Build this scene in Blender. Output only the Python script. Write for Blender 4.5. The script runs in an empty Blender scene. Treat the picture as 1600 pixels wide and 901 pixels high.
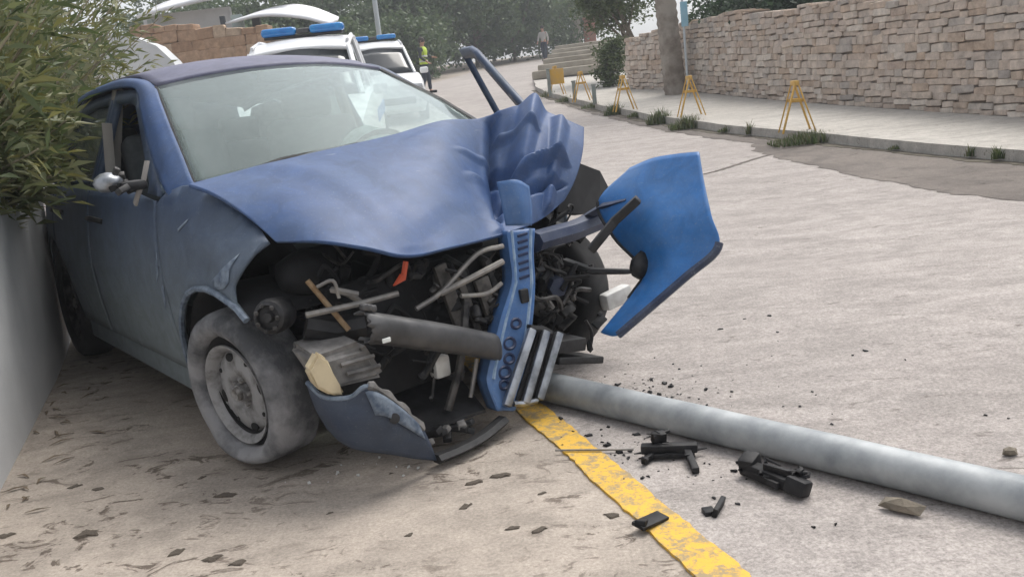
import bpy, bmesh, math, random
import numpy as np
from mathutils import Matrix, Vector, Euler

random.seed(7)
RNG = np.random.default_rng(11)
R = math.radians
scene = bpy.context.scene
COL = scene.collection

# ------------------------------------------------------------------ camera
cam_d = bpy.data.cameras.new('camera')
cam = bpy.data.objects.new('camera', cam_d)
COL.objects.link(cam)
cam_d.sensor_width = 36.0
cam_d.lens = 1430.0 / 1600.0 * 36.0
cam_d.clip_start = 0.05
cam_d.clip_end = 800.0
cam.matrix_world = (Matrix.Translation((0, 0, 1.1)) @ Matrix.Rotation(R(90 - 11.25), 4, 'X')
                    @ Matrix.Rotation(R(-6.4), 4, 'Z'))
scene.camera = cam

# ------------------------------------------------------------------ sky and sun (bright overcast)
SUN_EL, SUN_AZ = R(60), R(40)          # azimuth clockwise from +Y
world = bpy.data.worlds.new('World')
scene.world = world
world.use_nodes = True
wn = world.node_tree
wn.nodes.clear()
w_out = wn.nodes.new('ShaderNodeOutputWorld')
w_bg = wn.nodes.new('ShaderNodeBackground')
w_sky = wn.nodes.new('ShaderNodeTexSky')
w_sky.sky_type = 'NISHITA'
w_sky.sun_disc = False
w_sky.sun_elevation = SUN_EL
w_sky.sun_rotation = SUN_AZ
w_sky.air_density = 1.0
w_sky.dust_density = 4.0
w_hsv = wn.nodes.new('ShaderNodeHueSaturation')
w_hsv.inputs['Saturation'].default_value = 0.22
w_bg.inputs['Strength'].default_value = 0.15
wn.links.new(w_sky.outputs[0], w_hsv.inputs['Color'])
wn.links.new(w_hsv.outputs[0], w_bg.inputs['Color'])
wn.links.new(w_bg.outputs[0], w_out.inputs['Surface'])

sun_d = bpy.data.lights.new('sun', 'SUN')
sun_d.energy = 1.1
sun_d.angle = R(34)
sun_d.color = (1.0, 0.95, 0.87)
sun = bpy.data.objects.new('sun', sun_d)
COL.objects.link(sun)
sd = Vector((math.sin(SUN_AZ) * math.cos(SUN_EL), math.cos(SUN_AZ) * math.cos(SUN_EL), math.sin(SUN_EL)))
sun.rotation_euler = sd.to_track_quat('Z', 'Y').to_euler()
sun.location = sd * 40

vs = scene.view_settings
vs.view_transform = 'Standard'
vs.look = 'None'
vs.gamma = 1.0
vs.use_curve_mapping = False
vs.exposure = 0.75

# ------------------------------------------------------------------ helpers: objects
def tag(o, label=None, cat=None, group=None, kind=None):
    if label: o['label'] = label
    if cat: o['category'] = cat
    if group: o['group'] = group
    if kind: o['kind'] = kind
    return o

def empty(name, loc=(0, 0, 0), rz=0.0):
    o = bpy.data.objects.new(name, None)
    o.empty_display_size = 0.2
    COL.objects.link(o)
    o.location = loc
    o.rotation_euler = (0, 0, rz)
    return o

def link_mesh(name, me, mat, parent=None):
    o = bpy.data.objects.new(name, me)
    if mat is not None:
        me.materials.append(mat)
    COL.objects.link(o)
    if parent is not None:
        o.parent = parent
    return o

def from_np(name, verts, faces, mat, parent=None, smooth=False):
    me = bpy.data.meshes.new(name)
    me.from_pydata([tuple(v) for v in verts], [], [tuple(f) for f in faces])
    if smooth:
        me.polygons.foreach_set('use_smooth', [True] * len(me.polygons))
    me.update()
    return link_mesh(name, me, mat, parent)

def copy_tree(o, parent=None):
    c = o.copy()
    COL.objects.link(c)
    c.parent = parent
    for ch in list(o.children):
        copy_tree(ch, c)
    return c

def orient(a, b):
    d = (Vector(b) - Vector(a))
    return d.to_track_quat('Z', 'Y').to_matrix().to_4x4()

class MB:
    """collects shapes, builds ONE mesh object"""
    def __init__(s):
        s.bm = bmesh.new()
    def box(s, c, size, rot=None, bevel=0.0, seg=2):
        g = bmesh.ops.create_cube(s.bm, size=1.0)
        vs_ = g['verts']
        m = Matrix.Translation(c) @ (rot.to_4x4() if rot is not None else Matrix.Identity(4)) @ Matrix.Diagonal((*size, 1))
        bmesh.ops.transform(s.bm, matrix=m, verts=vs_)
        if bevel > 0:
            es = list({e for v in vs_ for e in v.link_edges})
            bmesh.ops.bevel(s.bm, geom=es, offset=bevel, segments=seg, affect='EDGES', profile=0.5)
        return s
    def tube(s, pts, r, n=8, cap=True, flat=1.0):
        pts = [Vector(p) for p in pts]
        rs = r if isinstance(r, (list, tuple)) else [r] * len(pts)
        rings = []
        up = None
        for i, p in enumerate(pts):
            if i == 0: d = pts[1] - pts[0]
            elif i == len(pts) - 1: d = pts[-1] - pts[-2]
            else: d = pts[i + 1] - pts[i - 1]
            d.normalize()
            if up is None:
                up = Vector((0, 0, 1)) if abs(d.z) < 0.9 else Vector((1, 0, 0))
            a = d.cross(up)
            if a.length < 1e-4:
                a = d.cross(Vector((1, 0.3, 0)))
            a.normalize()
            b = a.cross(d).normalized()
            up = b
            rings.append([s.bm.verts.new(p + (a * math.cos(t) + b * math.sin(t) * flat) * rs[i])
                          for t in [2 * math.pi * k / n for k in range(n)]])
        for i in range(len(rings) - 1):
            for k in range(n):
                s.bm.faces.new((rings[i][k], rings[i][(k + 1) % n], rings[i + 1][(k + 1) % n], rings[i + 1][k]))
        if cap:
            s.bm.faces.new(rings[0][::-1])
            s.bm.faces.new(rings[-1])
        return s
    def lathe(s, prof, n=24, mat=None, closed=False, fn=None):
        """profile (radius, height) around local Z, then transformed by mat"""
        mat = mat or Matrix.Identity(4)
        rings = []
        for (r, h) in prof:
            ring = []
            for k in range(n):
                t = 2 * math.pi * k / n
                p = Vector((r * math.cos(t), r * math.sin(t), h))
                if fn: p = fn(p, t)
                ring.append(s.bm.verts.new(mat @ p))
            rings.append(ring)
        m = len(rings)
        for i in range(m if closed else m - 1):
            a, b = rings[i], rings[(i + 1) % m]
            for k in range(n):
                s.bm.faces.new((a[k], a[(k + 1) % n], b[(k + 1) % n], b[k]))
        if not closed:
            if prof[0][0] > 1e-4: s.bm.faces.new(rings[0][::-1])
            if prof[-1][0] > 1e-4: s.bm.faces.new(rings[-1])
        return s
    def poly(s, pts, thick=None, axis=(0, 0, 1)):
        a = [s.bm.verts.new(p) for p in pts]
        f = s.bm.faces.new(a)
        if thick:
            ax = Vector(axis) * thick
            b = [s.bm.verts.new(Vector(p) + ax) for p in pts]
            s.bm.faces.new(b[::-1])
            n = len(a)
            for i in range(n):
                s.bm.faces.new((a[i], b[i], b[(i + 1) % n], a[(i + 1) % n]))
        return s
    def blob(s, c, rad, rot=None, sub=2, amp=0.15):
        g = bmesh.ops.create_icosphere(s.bm, subdivisions=sub, radius=1.0)
        for v in g['verts']:
            v.co *= 1 + random.uniform(-amp, amp)
        m = Matrix.Translation(c) @ (rot.to_4x4() if rot is not None else Matrix.Identity(4)) @ Matrix.Diagonal((*rad, 1))
        bmesh.ops.transform(s.bm, matrix=m, verts=g['verts'])
        return s
    def build(s, name, mat, parent=None, smooth=True, angle=38):
        bmesh.ops.recalc_face_normals(s.bm, faces=s.bm.faces[:])
        me = bpy.data.meshes.new(name)
        s.bm.to_mesh(me)
        s.bm.free()
        if smooth:
            me.polygons.foreach_set('use_smooth', [True] * len(me.polygons))
            me.set_sharp_from_angle(angle=R(angle))
        return link_mesh(name, me, mat, parent)

def cr(P, n):
    """Catmull-Rom through rows of P (k, ...), n samples per span"""
    P = np.asarray(P, float)
    k = len(P)
    out = []
    for i in range(k - 1):
        p0 = P[i - 1] if i > 0 else 2 * P[0] - P[1]
        p1, p2 = P[i], P[i + 1]
        p3 = P[i + 2] if i + 2 < k else 2 * P[-1] - P[-2]
        for j in range(n):
            t = j / n
            out.append(0.5 * ((2 * p1) + (-p0 + p2) * t + (2 * p0 - 5 * p1 + 4 * p2 - p3) * t * t
                              + (-p0 + 3 * p1 - 3 * p2 + p3) * t ** 3))
    out.append(P[-1])
    return np.array(out)

def crnet(net, nu, nv):
    a = cr(net, nu)
    b = cr(a.transpose(1, 0, 2), nv)
    return b.transpose(1, 0, 2)

def sheet(name, G, mat, parent=None, thick=0.004, offset=0.0, smooth=True, flip=False):
    """grid of points (rows, cols, 3) as a solidified sheet"""
    nr, nc = G.shape[:2]
    idx = np.arange(nr * nc).reshape(nr, nc)
    q = np.stack([idx[:-1, :-1], idx[:-1, 1:], idx[1:, 1:], idx[1:, :-1]], -1).reshape(-1, 4)
    if flip: q = q[:, ::-1]
    o = from_np(name, G.reshape(-1, 3), q, mat, parent, smooth)
    if thick:
        m = o.modifiers.new('thickness', 'SOLIDIFY')
        m.thickness = thick
        m.offset = offset
        if smooth:
            o.data.set_sharp_from_angle(angle=R(50))
    return o

# ------------------------------------------------------------------ helpers: materials
def nmat(name):
    m = bpy.data.materials.new(name)
    m.use_nodes = True
    nt = m.node_tree
    b = nt.nodes['Principled BSDF']
    return m, nt, b

def N(nt, t, **kw):
    n = nt.nodes.new(t)
    for k, v in kw.items():
        setattr(n, k, v)
    return n

def noise(nt, vec, scale, detail=6, rough=0.6, dist=0.0):
    n = N(nt, 'ShaderNodeTexNoise')
    n.inputs['Scale'].default_value = scale
    n.inputs['Detail'].default_value = detail
    n.inputs['Roughness'].default_value = rough
    n.inputs['Distortion'].default_value = dist
    nt.links.new(vec, n.inputs['Vector'])
    return n.outputs['Fac']

def ramp(nt, fac, stops):
    r = N(nt, 'ShaderNodeValToRGB')
    e = r.color_ramp.elements
    while len(e) < len(stops): e.new(0.5)
    for i, (p, c) in enumerate(stops):
        e[i].position = p
        e[i].color = (*c, 1) if isinstance(c, tuple) else (c, c, c, 1)
    nt.links.new(fac, r.inputs['Fac'])
    return r.outputs['Color']

def mix(nt, fac, a, b, mode='MIX'):
    m = N(nt, 'ShaderNodeMix', data_type='RGBA', blend_type=mode)
    for sock, v in ((m.inputs[0], fac), (m.inputs[6], a), (m.inputs[7], b)):
        if hasattr(v, 'is_output'): nt.links.new(v, sock)
        elif isinstance(v, (int, float)): sock.default_value = v
        else: sock.default_value = (*v, 1)
    return m.outputs[2]

def mathn(nt, op, a, b=0.0, clamp=False):
    m = N(nt, 'ShaderNodeMath', operation=op, use_clamp=clamp)
    for sock, v in ((m.inputs[0], a), (m.inputs[1], b)):
        if hasattr(v, 'is_output'): nt.links.new(v, sock)
        else: sock.default_value = v
    return m.outputs[0]

def objvec(nt, scale=(1, 1, 1), rot=(0, 0, 0)):
    tc = N(nt, 'ShaderNodeTexCoord')
    mp = N(nt, 'ShaderNodeMapping')
    mp.inputs['Scale'].default_value = scale
    mp.inputs['Rotation'].default_value = rot
    nt.links.new(tc.outputs['Object'], mp.inputs['Vector'])
    return mp.outputs['Vector']

def bump(nt, b, h, strength=0.3, dist=0.02):
    n = N(nt, 'ShaderNodeBump')
    n.inputs['Strength'].default_value = strength
    n.inputs['Distance'].default_value = dist
    nt.links.new(h, n.inputs['Height'])
    nt.links.new(n.outputs[0], b.inputs['Normal'])

def simple(name, c, rough=0.6, metal=0.0, c2=None, ns=8.0, lo=0.4, hi=0.65, bs=0.0, bscale=40.0, spec=0.5):
    m, nt, b = nmat(name)
    b.inputs['Roughness'].default_value = rough
    b.inputs['Metallic'].default_value = metal
    b.inputs['Specular IOR Level'].default_value = spec
    v = objvec(nt)
    if c2 is not None:
        f = noise(nt, v, ns)
        nt.links.new(ramp(nt, f, [(lo, c), (hi, c2)]), b.inputs['Base Color'])
    else:
        b.inputs['Base Color'].default_value = (*c, 1)
    if bs > 0:
        bump(nt, b, noise(nt, v, bscale), bs, 0.01)
    return m

def paint(name, c, dust=(0.24, 0.26, 0.28), base_dust=0.12, low=0.0, rough=0.35, scratch=True):
    """car paint with dust: more of it on the lower panels, where dry mud was thrown up"""
    m, nt, b = nmat(name)
    v = objvec(nt)
    f1 = noise(nt, v, 3.5, 8, 0.65)
    f2 = noise(nt, objvec(nt, (1.2, 1.2, 7.0), (0.2, 0.5, 0)), 4.0, 8, 0.7)
    d = mathn(nt, 'MULTIPLY_ADD', f1, 0.9)
    d.node.inputs[2].default_value = -0.30 + base_dust
    if low > 0:
        sep = N(nt, 'ShaderNodeSeparateXYZ')
        tc = N(nt, 'ShaderNodeTexCoord')
        nt.links.new(tc.outputs['Object'], sep.inputs[0])
        mr = N(nt, 'ShaderNodeMapRange')
        mr.inputs['From Min'].default_value = 0.88
        mr.inputs['From Max'].default_value = 0.30
        mr.inputs['To Min'].default_value = 0.0
        mr.inputs['To Max'].default_value = low
        nt.links.new(mathn(nt, 'ADD', sep.outputs[2], mathn(nt, 'MULTIPLY', f1, 0.35)), mr.inputs['Value'])
        mr.inputs['From Min'].default_value = 1.05
        mr.inputs['From Max'].default_value = 0.45
        d = mathn(nt, 'ADD', d, mr.outputs[0])
    d = mathn(nt, 'ADD', d, mathn(nt, 'MULTIPLY', mathn(nt, 'SUBTRACT', f2, 0.5), 0.5), True)
    dcol = mix(nt, f2, dust, tuple(x * 0.75 for x in dust))
    colr = mix(nt, d, c, dcol)
    if scratch:
        f3 = noise(nt, objvec(nt, (3, 3, 30), (0.5, 0.9, 0.2)), 3.0, 4, 0.6)
        s = ramp(nt, f3, [(0.70, 0.0), (0.76, 0.5)])
        colr = mix(nt, s, colr, (0.30, 0.34, 0.40))
    spk = noise(nt, v, 130.0, 3, 0.7)
    colr = mix(nt, ramp(nt, spk, [(0.60, 0.0), (0.70, 0.45)]), colr, dust)
    grime = noise(nt, v, 11.0, 7, 0.7, 0.8)
    colr = mix(nt, 0.55, colr, ramp(nt, grime, [(0.3, 0.6), (0.7, 1.35)]), 'MULTIPLY')
    nt.links.new(colr, b.inputs['Base Color'])
    rr = mathn(nt, 'MULTIPLY_ADD', d, 0.5)
    rr.node.inputs[2].default_value = rough
    nt.links.new(rr, b.inputs['Roughness'])
    b.inputs['Coat Weight'].default_value = 0.08
    b.inputs['Coat Roughness'].default_value = 0.3
    b.inputs['Specular IOR Level'].default_value = 0.4
    return m

def leafmat(name, cols, rough=0.55):
    m, nt, b = nmat(name)
    g = N(nt, 'ShaderNodeNewGeometry')
    n = len(cols)
    c = ramp(nt, g.outputs['Random Per Island'], [(i / (n - 1) if n > 1 else 0, c) for i, c in enumerate(cols)])
    nt.links.new(c, b.inputs['Base Color'])
    b.inputs['Roughness'].default_value = rough
    tr = N(nt, 'ShaderNodeBsdfTranslucent')
    nt.links.new(c, tr.inputs['Color'])
    ms = N(nt, 'ShaderNodeMixShader')
    ms.inputs[0].default_value = 0.3
    nt.links.new(b.outputs[0], ms.inputs[1])
    nt.links.new(tr.outputs[0], ms.inputs[2])
    nt.links.new(ms.outputs[0], nt.nodes['Material Output'].inputs['Surface'])
    return m

M = {}
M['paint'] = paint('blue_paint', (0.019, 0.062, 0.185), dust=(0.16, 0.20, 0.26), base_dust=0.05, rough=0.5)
M['paint_side'] = paint('blue_paint_dusty_shaded_side', (0.017, 0.040, 0.10), dust=(0.17, 0.20, 0.215), base_dust=0.06, low=1.0, rough=0.45)  # dusty side panels; the darker base blue carries their shade
M['paint_clean_skylit'] = paint('blue_paint_clean_skylit', (0.025, 0.145, 0.40), dust=(0.2,0.26,0.33), base_dust=-0.08, rough=0.38, scratch=False)  # brighter base blue puts the skylight on the torn fender into its colour
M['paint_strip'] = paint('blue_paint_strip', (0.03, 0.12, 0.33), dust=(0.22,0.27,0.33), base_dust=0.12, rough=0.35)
M['paint_dark'] = paint('blue_paint_inner', (0.012, 0.025, 0.07), base_dust=0.0, rough=0.5, scratch=False)
M['paint_bumper'] = paint('blue_paint_bumper', (0.016, 0.03, 0.065), dust=(0.14, 0.16, 0.18), base_dust=0.08, rough=0.5)
M['black'] = simple('black_plastic', (0.006, 0.006, 0.007), 0.6, c2=(0.025, 0.025, 0.027), ns=14, bs=0.2)
M['inner'] = simple('bay_black', (0.004, 0.004, 0.005), 0.85, c2=(0.014, 0.014, 0.016), ns=9)
M['grime'] = simple('oily_metal', (0.012, 0.012, 0.013), 0.55, 0.3, c2=(0.09, 0.085, 0.08), ns=16)
M['alu'] = simple('dull_aluminium', (0.20, 0.19, 0.18), 0.55, 0.4, c2=(0.32, 0.30, 0.27), ns=20)
M['beam'] = simple('crash_beam_steel', (0.05, 0.05, 0.052), 0.5, 0.3, c2=(0.10, 0.10, 0.102), ns=7)
M['chrome'] = simple('scuffed_chrome', (0.42, 0.44, 0.47), 0.35, 0.85, c2=(0.18, 0.19, 0.20), ns=12)
M['rubber'] = simple('dusty_rubber', (0.07, 0.073, 0.08), 0.9, c2=(0.27, 0.27, 0.28), ns=5, lo=0.40, hi=0.60, bs=0.45)
M['rubber_dark'] = simple('black_rubber', (0.008, 0.008, 0.009), 0.85, c2=(0.025, 0.025, 0.026), ns=9)
M['rim'] = simple('steel_rim', (0.30, 0.30, 0.305), 0.65, 0.2, c2=(0.08, 0.075, 0.072), ns=16, lo=0.45, hi=0.7, bs=0.15)
M['hub'] = simple('rusty_hub', (0.14, 0.13, 0.12), 0.7, 0.4, c2=(0.35, 0.34, 0.33), ns=40)
M['dark'] = simple('hole_dark', (0.006, 0.006, 0.007), 0.9)
M['orange'] = simple('orange_plastic', (0.42, 0.06, 0.02), 0.5)
M['brown'] = simple('rusty_strap', (0.22, 0.13, 0.06), 0.7, c2=(0.30, 0.22, 0.13), ns=30)
M['tank'] = simple('grey_foam', (0.13, 0.125, 0.12), 0.85, c2=(0.25, 0.24, 0.23), ns=14, bs=0.4)
M['cream'] = simple('cream_plastic', (0.55, 0.46, 0.30), 0.6, c2=(0.42, 0.34, 0.22), ns=9)
M['whitepl'] = simple('white_plastic', (0.62, 0.62, 0.60), 0.5, c2=(0.45, 0.44, 0.42), ns=14)
M['seat'] = simple('grey_cloth', (0.045, 0.05, 0.055), 0.95, c2=(0.065, 0.07, 0.075), ns=30)
M['trim'] = simple('interior_trim', (0.10, 0.10, 0.105), 0.8)
M['trim_light'] = simple('pillar_trim', (0.26, 0.24, 0.22), 0.8)
M['airbag'] = simple('airbag_cloth', (0.42, 0.46, 0.45), 0.9)
M['paper'] = simple('paper_white', (0.7, 0.72, 0.7), 0.8)

def glassmat(name, dust, c, lo, hi):
    m, nt, b = nmat(name)
    nt.nodes.remove(b)
    v = objvec(nt)
    f1 = noise(nt, v, 3.0, 8, 0.6, 0.4)
    f2 = noise(nt, v, 22.0, 6, 0.7)
    f = mathn(nt, 'ADD', mathn(nt, 'MULTIPLY', f1, 0.8), mathn(nt, 'MULTIPLY', f2, 0.2))
    fac = ramp(nt, f, [(0.30, lo), (0.68, hi)])
    gl = N(nt, 'ShaderNodeBsdfGlossy'); gl.inputs['Roughness'].default_value = 0.06
    gl.inputs['Color'].default_value = (0.9, 0.95, 0.95, 1)
    tr = N(nt, 'ShaderNodeBsdfTransparent'); tr.inputs['Color'].default_value = (*c, 1)
    lw = N(nt, 'ShaderNodeLayerWeight'); lw.inputs['Blend'].default_value = 0.5
    fz = mathn(nt, 'MULTIPLY_ADD', mathn(nt, 'POWER', lw.outputs['Facing'], 4.0), 0.9); fz.node.inputs[2].default_value = 0.035
    m1 = N(nt, 'ShaderNodeMixShader')
    nt.links.new(fz, m1.inputs[0]); nt.links.new(tr.outputs[0], m1.inputs[1]); nt.links.new(gl.outputs[0], m1.inputs[2])
    df = N(nt, 'ShaderNodeBsdfDiffuse'); df.inputs['Color'].default_value = (*dust, 1)
    m2 = N(nt, 'ShaderNodeMixShader')
    nt.links.new(fac, m2.inputs[0]); nt.links.new(m1.outputs[0], m2.inputs[1]); nt.links.new(df.outputs[0], m2.inputs[2])
    nt.links.new(m2.outputs[0], nt.nodes['Material Output'].inputs['Surface'])
    return m
M['windshield'] = glassmat('dusty_windshield', (0.32, 0.355, 0.35), (0.86, 0.94, 0.92), 0.05, 0.36)
M['glass'] = glassmat('side_glass', (0.30, 0.32, 0.31), (0.55, 0.62, 0.6), 0.1, 0.35)

def gz(y):
    return 0.06 * float(np.logaddexp(0, (y - 7) / 0.8)) if y < 62 else 0.06 * 68.75 + 0.03 * (y - 62)

# ------------------------------------------------------------------ ground materials
def ground_mat(name, c1, c2, c3, stain, stain_lo, grain=0.35, stretch=(1, 1, 1), rot=0.0, rough=0.9):
    m, nt, b = nmat(name)
    v = objvec(nt)
    vs_ = objvec(nt, stretch, (0, 0, rot))
    big = noise(nt, v, 0.55, 6, 0.6, 0.3)
    med = noise(nt, vs_, 2.6, 8, 0.62, 0.6)
    fine = noise(nt, v, 95.0, 5, 0.8)
    mid = noise(nt, v, 14.0, 8, 0.7)
    c = mix(nt, ramp(nt, big, [(0.35, 0.0), (0.65, 1.0)]), c1, c2)
    c = mix(nt, ramp(nt, med, [(0.42, 0.0), (0.62, 0.8)]), c, c3)
    # blotches of dried mud, stretched the way the water ran
    st = noise(nt, vs_, 6.0, 9, 0.68, 1.6)
    gate = noise(nt, v, 1.3, 3, 0.5)
    sf = mathn(nt, 'MULTIPLY', ramp(nt, st, [(stain_lo, 0.0), (stain_lo + 0.05, 0.85)]), ramp(nt, gate, [(0.42, 0.0), (0.56, 1.0)]))
    c = mix(nt, sf, c, stain)
    c = mix(nt, grain, c, ramp(nt, fine, [(0.33, 0.2), (0.67, 1.7)]), 'MULTIPLY')
    c = mix(nt, 0.35, c, ramp(nt, mid, [(0.3, 0.55), (0.7, 1.35)]), 'MULTIPLY')
    nt.links.new(c, b.inputs['Base Color'])
    b.inputs['Roughness'].default_value = rough
    b.inputs['Specular IOR Level'].default_value = 0.25
    h = mathn(nt, 'ADD', mathn(nt, 'MULTIPLY', fine, 0.5), mathn(nt, 'ADD', mid, mathn(nt, 'MULTIPLY', sf, 0.4)))
    bump(nt, b, h, 0.35, 0.012)
    return m

M['apron'] = ground_mat('worn_concrete_apron', (0.35, 0.303, 0.258), (0.42, 0.368, 0.318), (0.265, 0.232, 0.20), (0.085, 0.064, 0.050), 0.555, 0.35, (1.0, 1.7, 1), R(-25))
M['road'] = ground_mat('pale_concrete_road', (0.345, 0.312, 0.292), (0.40, 0.365, 0.342), (0.28, 0.255, 0.238), (0.16, 0.14, 0.125), 0.60, 0.5, (0.8, 1.9, 1), R(-15))
M['pavement'] = ground_mat('grey_pavement', (0.42, 0.395, 0.36), (0.49, 0.465, 0.425), (0.35, 0.33, 0.30), (0.17, 0.155, 0.13), 0.60, 0.3, (1, 2.5, 1), R(20))
M['patch'] = ground_mat('dark_asphalt_patch', (0.16, 0.14, 0.125), (0.20, 0.175, 0.155), (0.12, 0.105, 0.095), (0.07, 0.06, 0.05), 0.60, 0.45)

m, nt, b = nmat('worn_yellow_paint')
v = objvec(nt)
wear = noise(nt, v, 16.0, 9, 0.75, 0.5)
wear2 = noise(nt, v, 70.0, 3, 0.7)
wf = ramp(nt, mathn(nt, 'ADD', mathn(nt, 'MULTIPLY', wear, 0.65), mathn(nt, 'MULTIPLY', wear2, 0.35)), [(0.43, 1.0), (0.53, 0.0)])
cy = mix(nt, noise(nt, v, 5.0), (0.62, 0.36, 0.035), (0.72, 0.44, 0.06))
nt.links.new(mix(nt, wf, cy, (0.30, 0.23, 0.13)), b.inputs['Base Color'])
b.inputs['Roughness'].default_value = 0.75
bump(nt, b, wear2, 0.3, 0.004)
M['yellow_line'] = m

# ------------------------------------------------------------------ ground sheets
def lerp_tab(tab, y):
    ys = [t[0] for t in tab]; xs = [t[1] for t in tab]
    return np.interp(y, ys, xs)
def smooth_tab(tab):
    P = cr(np.array(tab, float), 8)
    return [tuple(p) for p in P]
ROAD_L = smooth_tab([(-8, 3.27), (-3, 1.83), (1.9, 0.405), (3.15, 0.04), (6, -0.85), (10, -2.1), (14, -3.3), (20, -4.4), (28, -4.4), (38, -2.2), (46, -0.2), (50, 2.3), (58, 7), (66, 13)])
KERB = smooth_tab([(-8, 9.9), (0, 7.25), (5, 5.6), (8.0, 4.6), (9.46, 4.1), (10.9, 3.59), (12.95, 2.92), (15.3, 2.4), (19.5, 1.76), (23.4, 1.33), (26.3, 1.25), (33.5, 1.64), (43.7, 2.94), (47, 4.2), (52, 8), (58, 13), (66, 20)])
WALL_R = smooth_tab([(4.2, 7.55), (7, 6.7), (10.1, 5.8), (12.08, 5.25), (15.17, 4.5), (18.66, 3.88), (20.95, 3.1)])
PAVE_R = [(-8, 11.5), (4.2, 8.0), (10.1, 6.2), (15.17, 4.9), (18.66, 4.3), (20.5, 3.9), (22, 6.5), (30, 9), (45, 13), (52, 16), (66, 26)]

def strip(name, ys, fl, fr, ncol, h, mat, kind='structure', skirt=0.0):
    rows = []
    for y in ys:
        a, c = fl(y), fr(y)
        z = gz(y) + h
        row = [(a + (c - a) * k / (ncol - 1), y, z) for k in range(ncol)]
        if skirt: row = [(a, y, z - skirt)] + row + [(c, y, z - skirt)]
        rows.append(row)
    o = sheet(name, np.array(rows), mat, None, 0, smooth=False)
    if kind: o['kind'] = kind
    return o

ys_n = np.concatenate([np.arange(-8, 24, 0.5), np.arange(24, 66.1, 1.0)])
gy = np.concatenate([np.arange(-30, 0, 5), np.arange(0, 70, 1.0), np.arange(70, 301, 15)])
gx = np.concatenate([np.arange(-150, -15, 15), np.arange(-15, 16, 2.5), np.arange(25, 151, 15)])
G = np.array([[(x, y, gz(y)) for x in gx] for y in gy])
o = sheet('ground', G, M['apron'], None, 0, smooth=False); o['kind'] = 'structure'
strip('road', ys_n, lambda y: lerp_tab(ROAD_L, y), lambda y: lerp_tab(KERB, y) + 0.05, 8, 0.004, M['road'], skirt=0.006)
jit = lambda y, s, a: a * math.sin(y * 2.3 + s) + a * 0.6 * math.sin(y * 5.1 + 2 * s) + a * 0.4 * math.sin(y * 11.3 + s)
strip('yellow_road_line', np.arange(-3, 13, 0.025), lambda y: lerp_tab(ROAD_L, y) - 0.055 + jit(y * 5, 1, 0.003) + random.gauss(0, .0022),
      lambda y: lerp_tab(ROAD_L, y) + 0.055 + jit(y * 5, 4, 0.003) + random.gauss(0, .0022), 3, 0.008, M['yellow_line'], skirt=0.0085)
strip('asphalt_gutter', np.arange(2, 21, 0.08),
      lambda y: lerp_tab(KERB, y) - np.interp(y, [2, 5.5, 7.5, 9.5, 10.6, 11.2, 14, 21], [1.5, 1.5, 1.35, 1.0, 0.75, 0.38, 0.30, 0.12]) + jit(y * 2.2, 0, 0.02) + random.gauss(0, .02),
      lambda y: lerp_tab(KERB, y) + 0.03, 5, 0.008, M['patch'])
# seam across the road where the patch ends
sm = MB()
sp = [(3.32, 10.4), (2.9, 10.12), (2.53, 9.79), (2.25, 9.53), (2.0, 9.38)]
sp = cr(np.array(sp), 6)
for i in range(len(sp) - 1):
    (x0, y0), (x1, y1) = sp[i], sp[i + 1]
    w0 = 0.035 + 0.012 * math.sin(i * 2.7); w1 = 0.035 + 0.012 * math.sin((i + 1) * 2.7)
    sm.poly([(x0 - w0, y0, gz(y0) + .0085), (x0 + w0, y0, gz(y0) + .0085), (x1 + w1, y1, gz(y1) + .0085), (x1 - w1, y1, gz(y1) + .0085)])
o = sm.build('road_seam', M['patch'], smooth=False); o['kind'] = 'structure'
strip('pavement', ys_n, lambda y: lerp_tab(KERB, y) + 0.05 + jit(y, 2, 0.02), lambda y: lerp_tab(PAVE_R, y), 10, 0.12, M['pavement'], skirt=0.16)

M['dirt'] = simple('gutter_dirt', (0.07, 0.06, 0.045), 0.95, c2=(0.13, 0.115, 0.085), ns=8, bs=0.5)
strip('gutter_dirt', np.arange(3, 26, 0.08), lambda y: lerp_tab(KERB, y) - 0.02 - 0.07 * abs(jit(y, 1, 0.6)) - 0.05 * random.random(), lambda y: lerp_tab(KERB, y) + 0.06, 3, 0.013, M['dirt'], skirt=0.012)

# ------------------------------------------------------------------ white wall beside the car
M['render_white'] = simple('white_render', (0.62, 0.63, 0.64), 0.9, c2=(0.52, 0.53, 0.54), ns=1.6, bs=0.15, bscale=30)
WALL_L = [(-1.5, -0.27), (1, -1.14), (3, -1.83), (4.67, -2.395), (5.5, -2.715), (7, -3.24), (9.5, -4.35), (13.5, -5.9)]
rows = []
for y in np.arange(-1.5, 13.51, 0.5):
    x = float(np.interp(y, [t[0] for t in WALL_L], [t[1] for t in WALL_L]))
    z0, z1 = gz(y) - 0.05, gz(y) * 0.6 + 1.1
    rows.append([(x, y, z0), (x, y, z1 - 0.015), (x - 0.015, y, z1), (x - 0.205, y - 0.07, z1), (x - 0.22, y - 0.07, z1 - 0.015), (x - 0.22, y - 0.07, z0)])
rows = np.array(rows)
nr, nc = rows.shape[:2]
idx = np.arange(nr * nc).reshape(nr, nc)
q = np.stack([idx[:-1, :-1], idx[:-1, 1:], idx[1:, 1:], idx[1:, :-1]], -1).reshape(-1, 4).tolist()
q += [idx[0].tolist(), idx[-1][::-1].tolist()]
o = from_np('white_wall', rows.reshape(-1, 3), q, M['render_white'])
tag(o, 'low white rendered boundary wall running along the damaged side of the wrecked car', 'wall')

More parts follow.
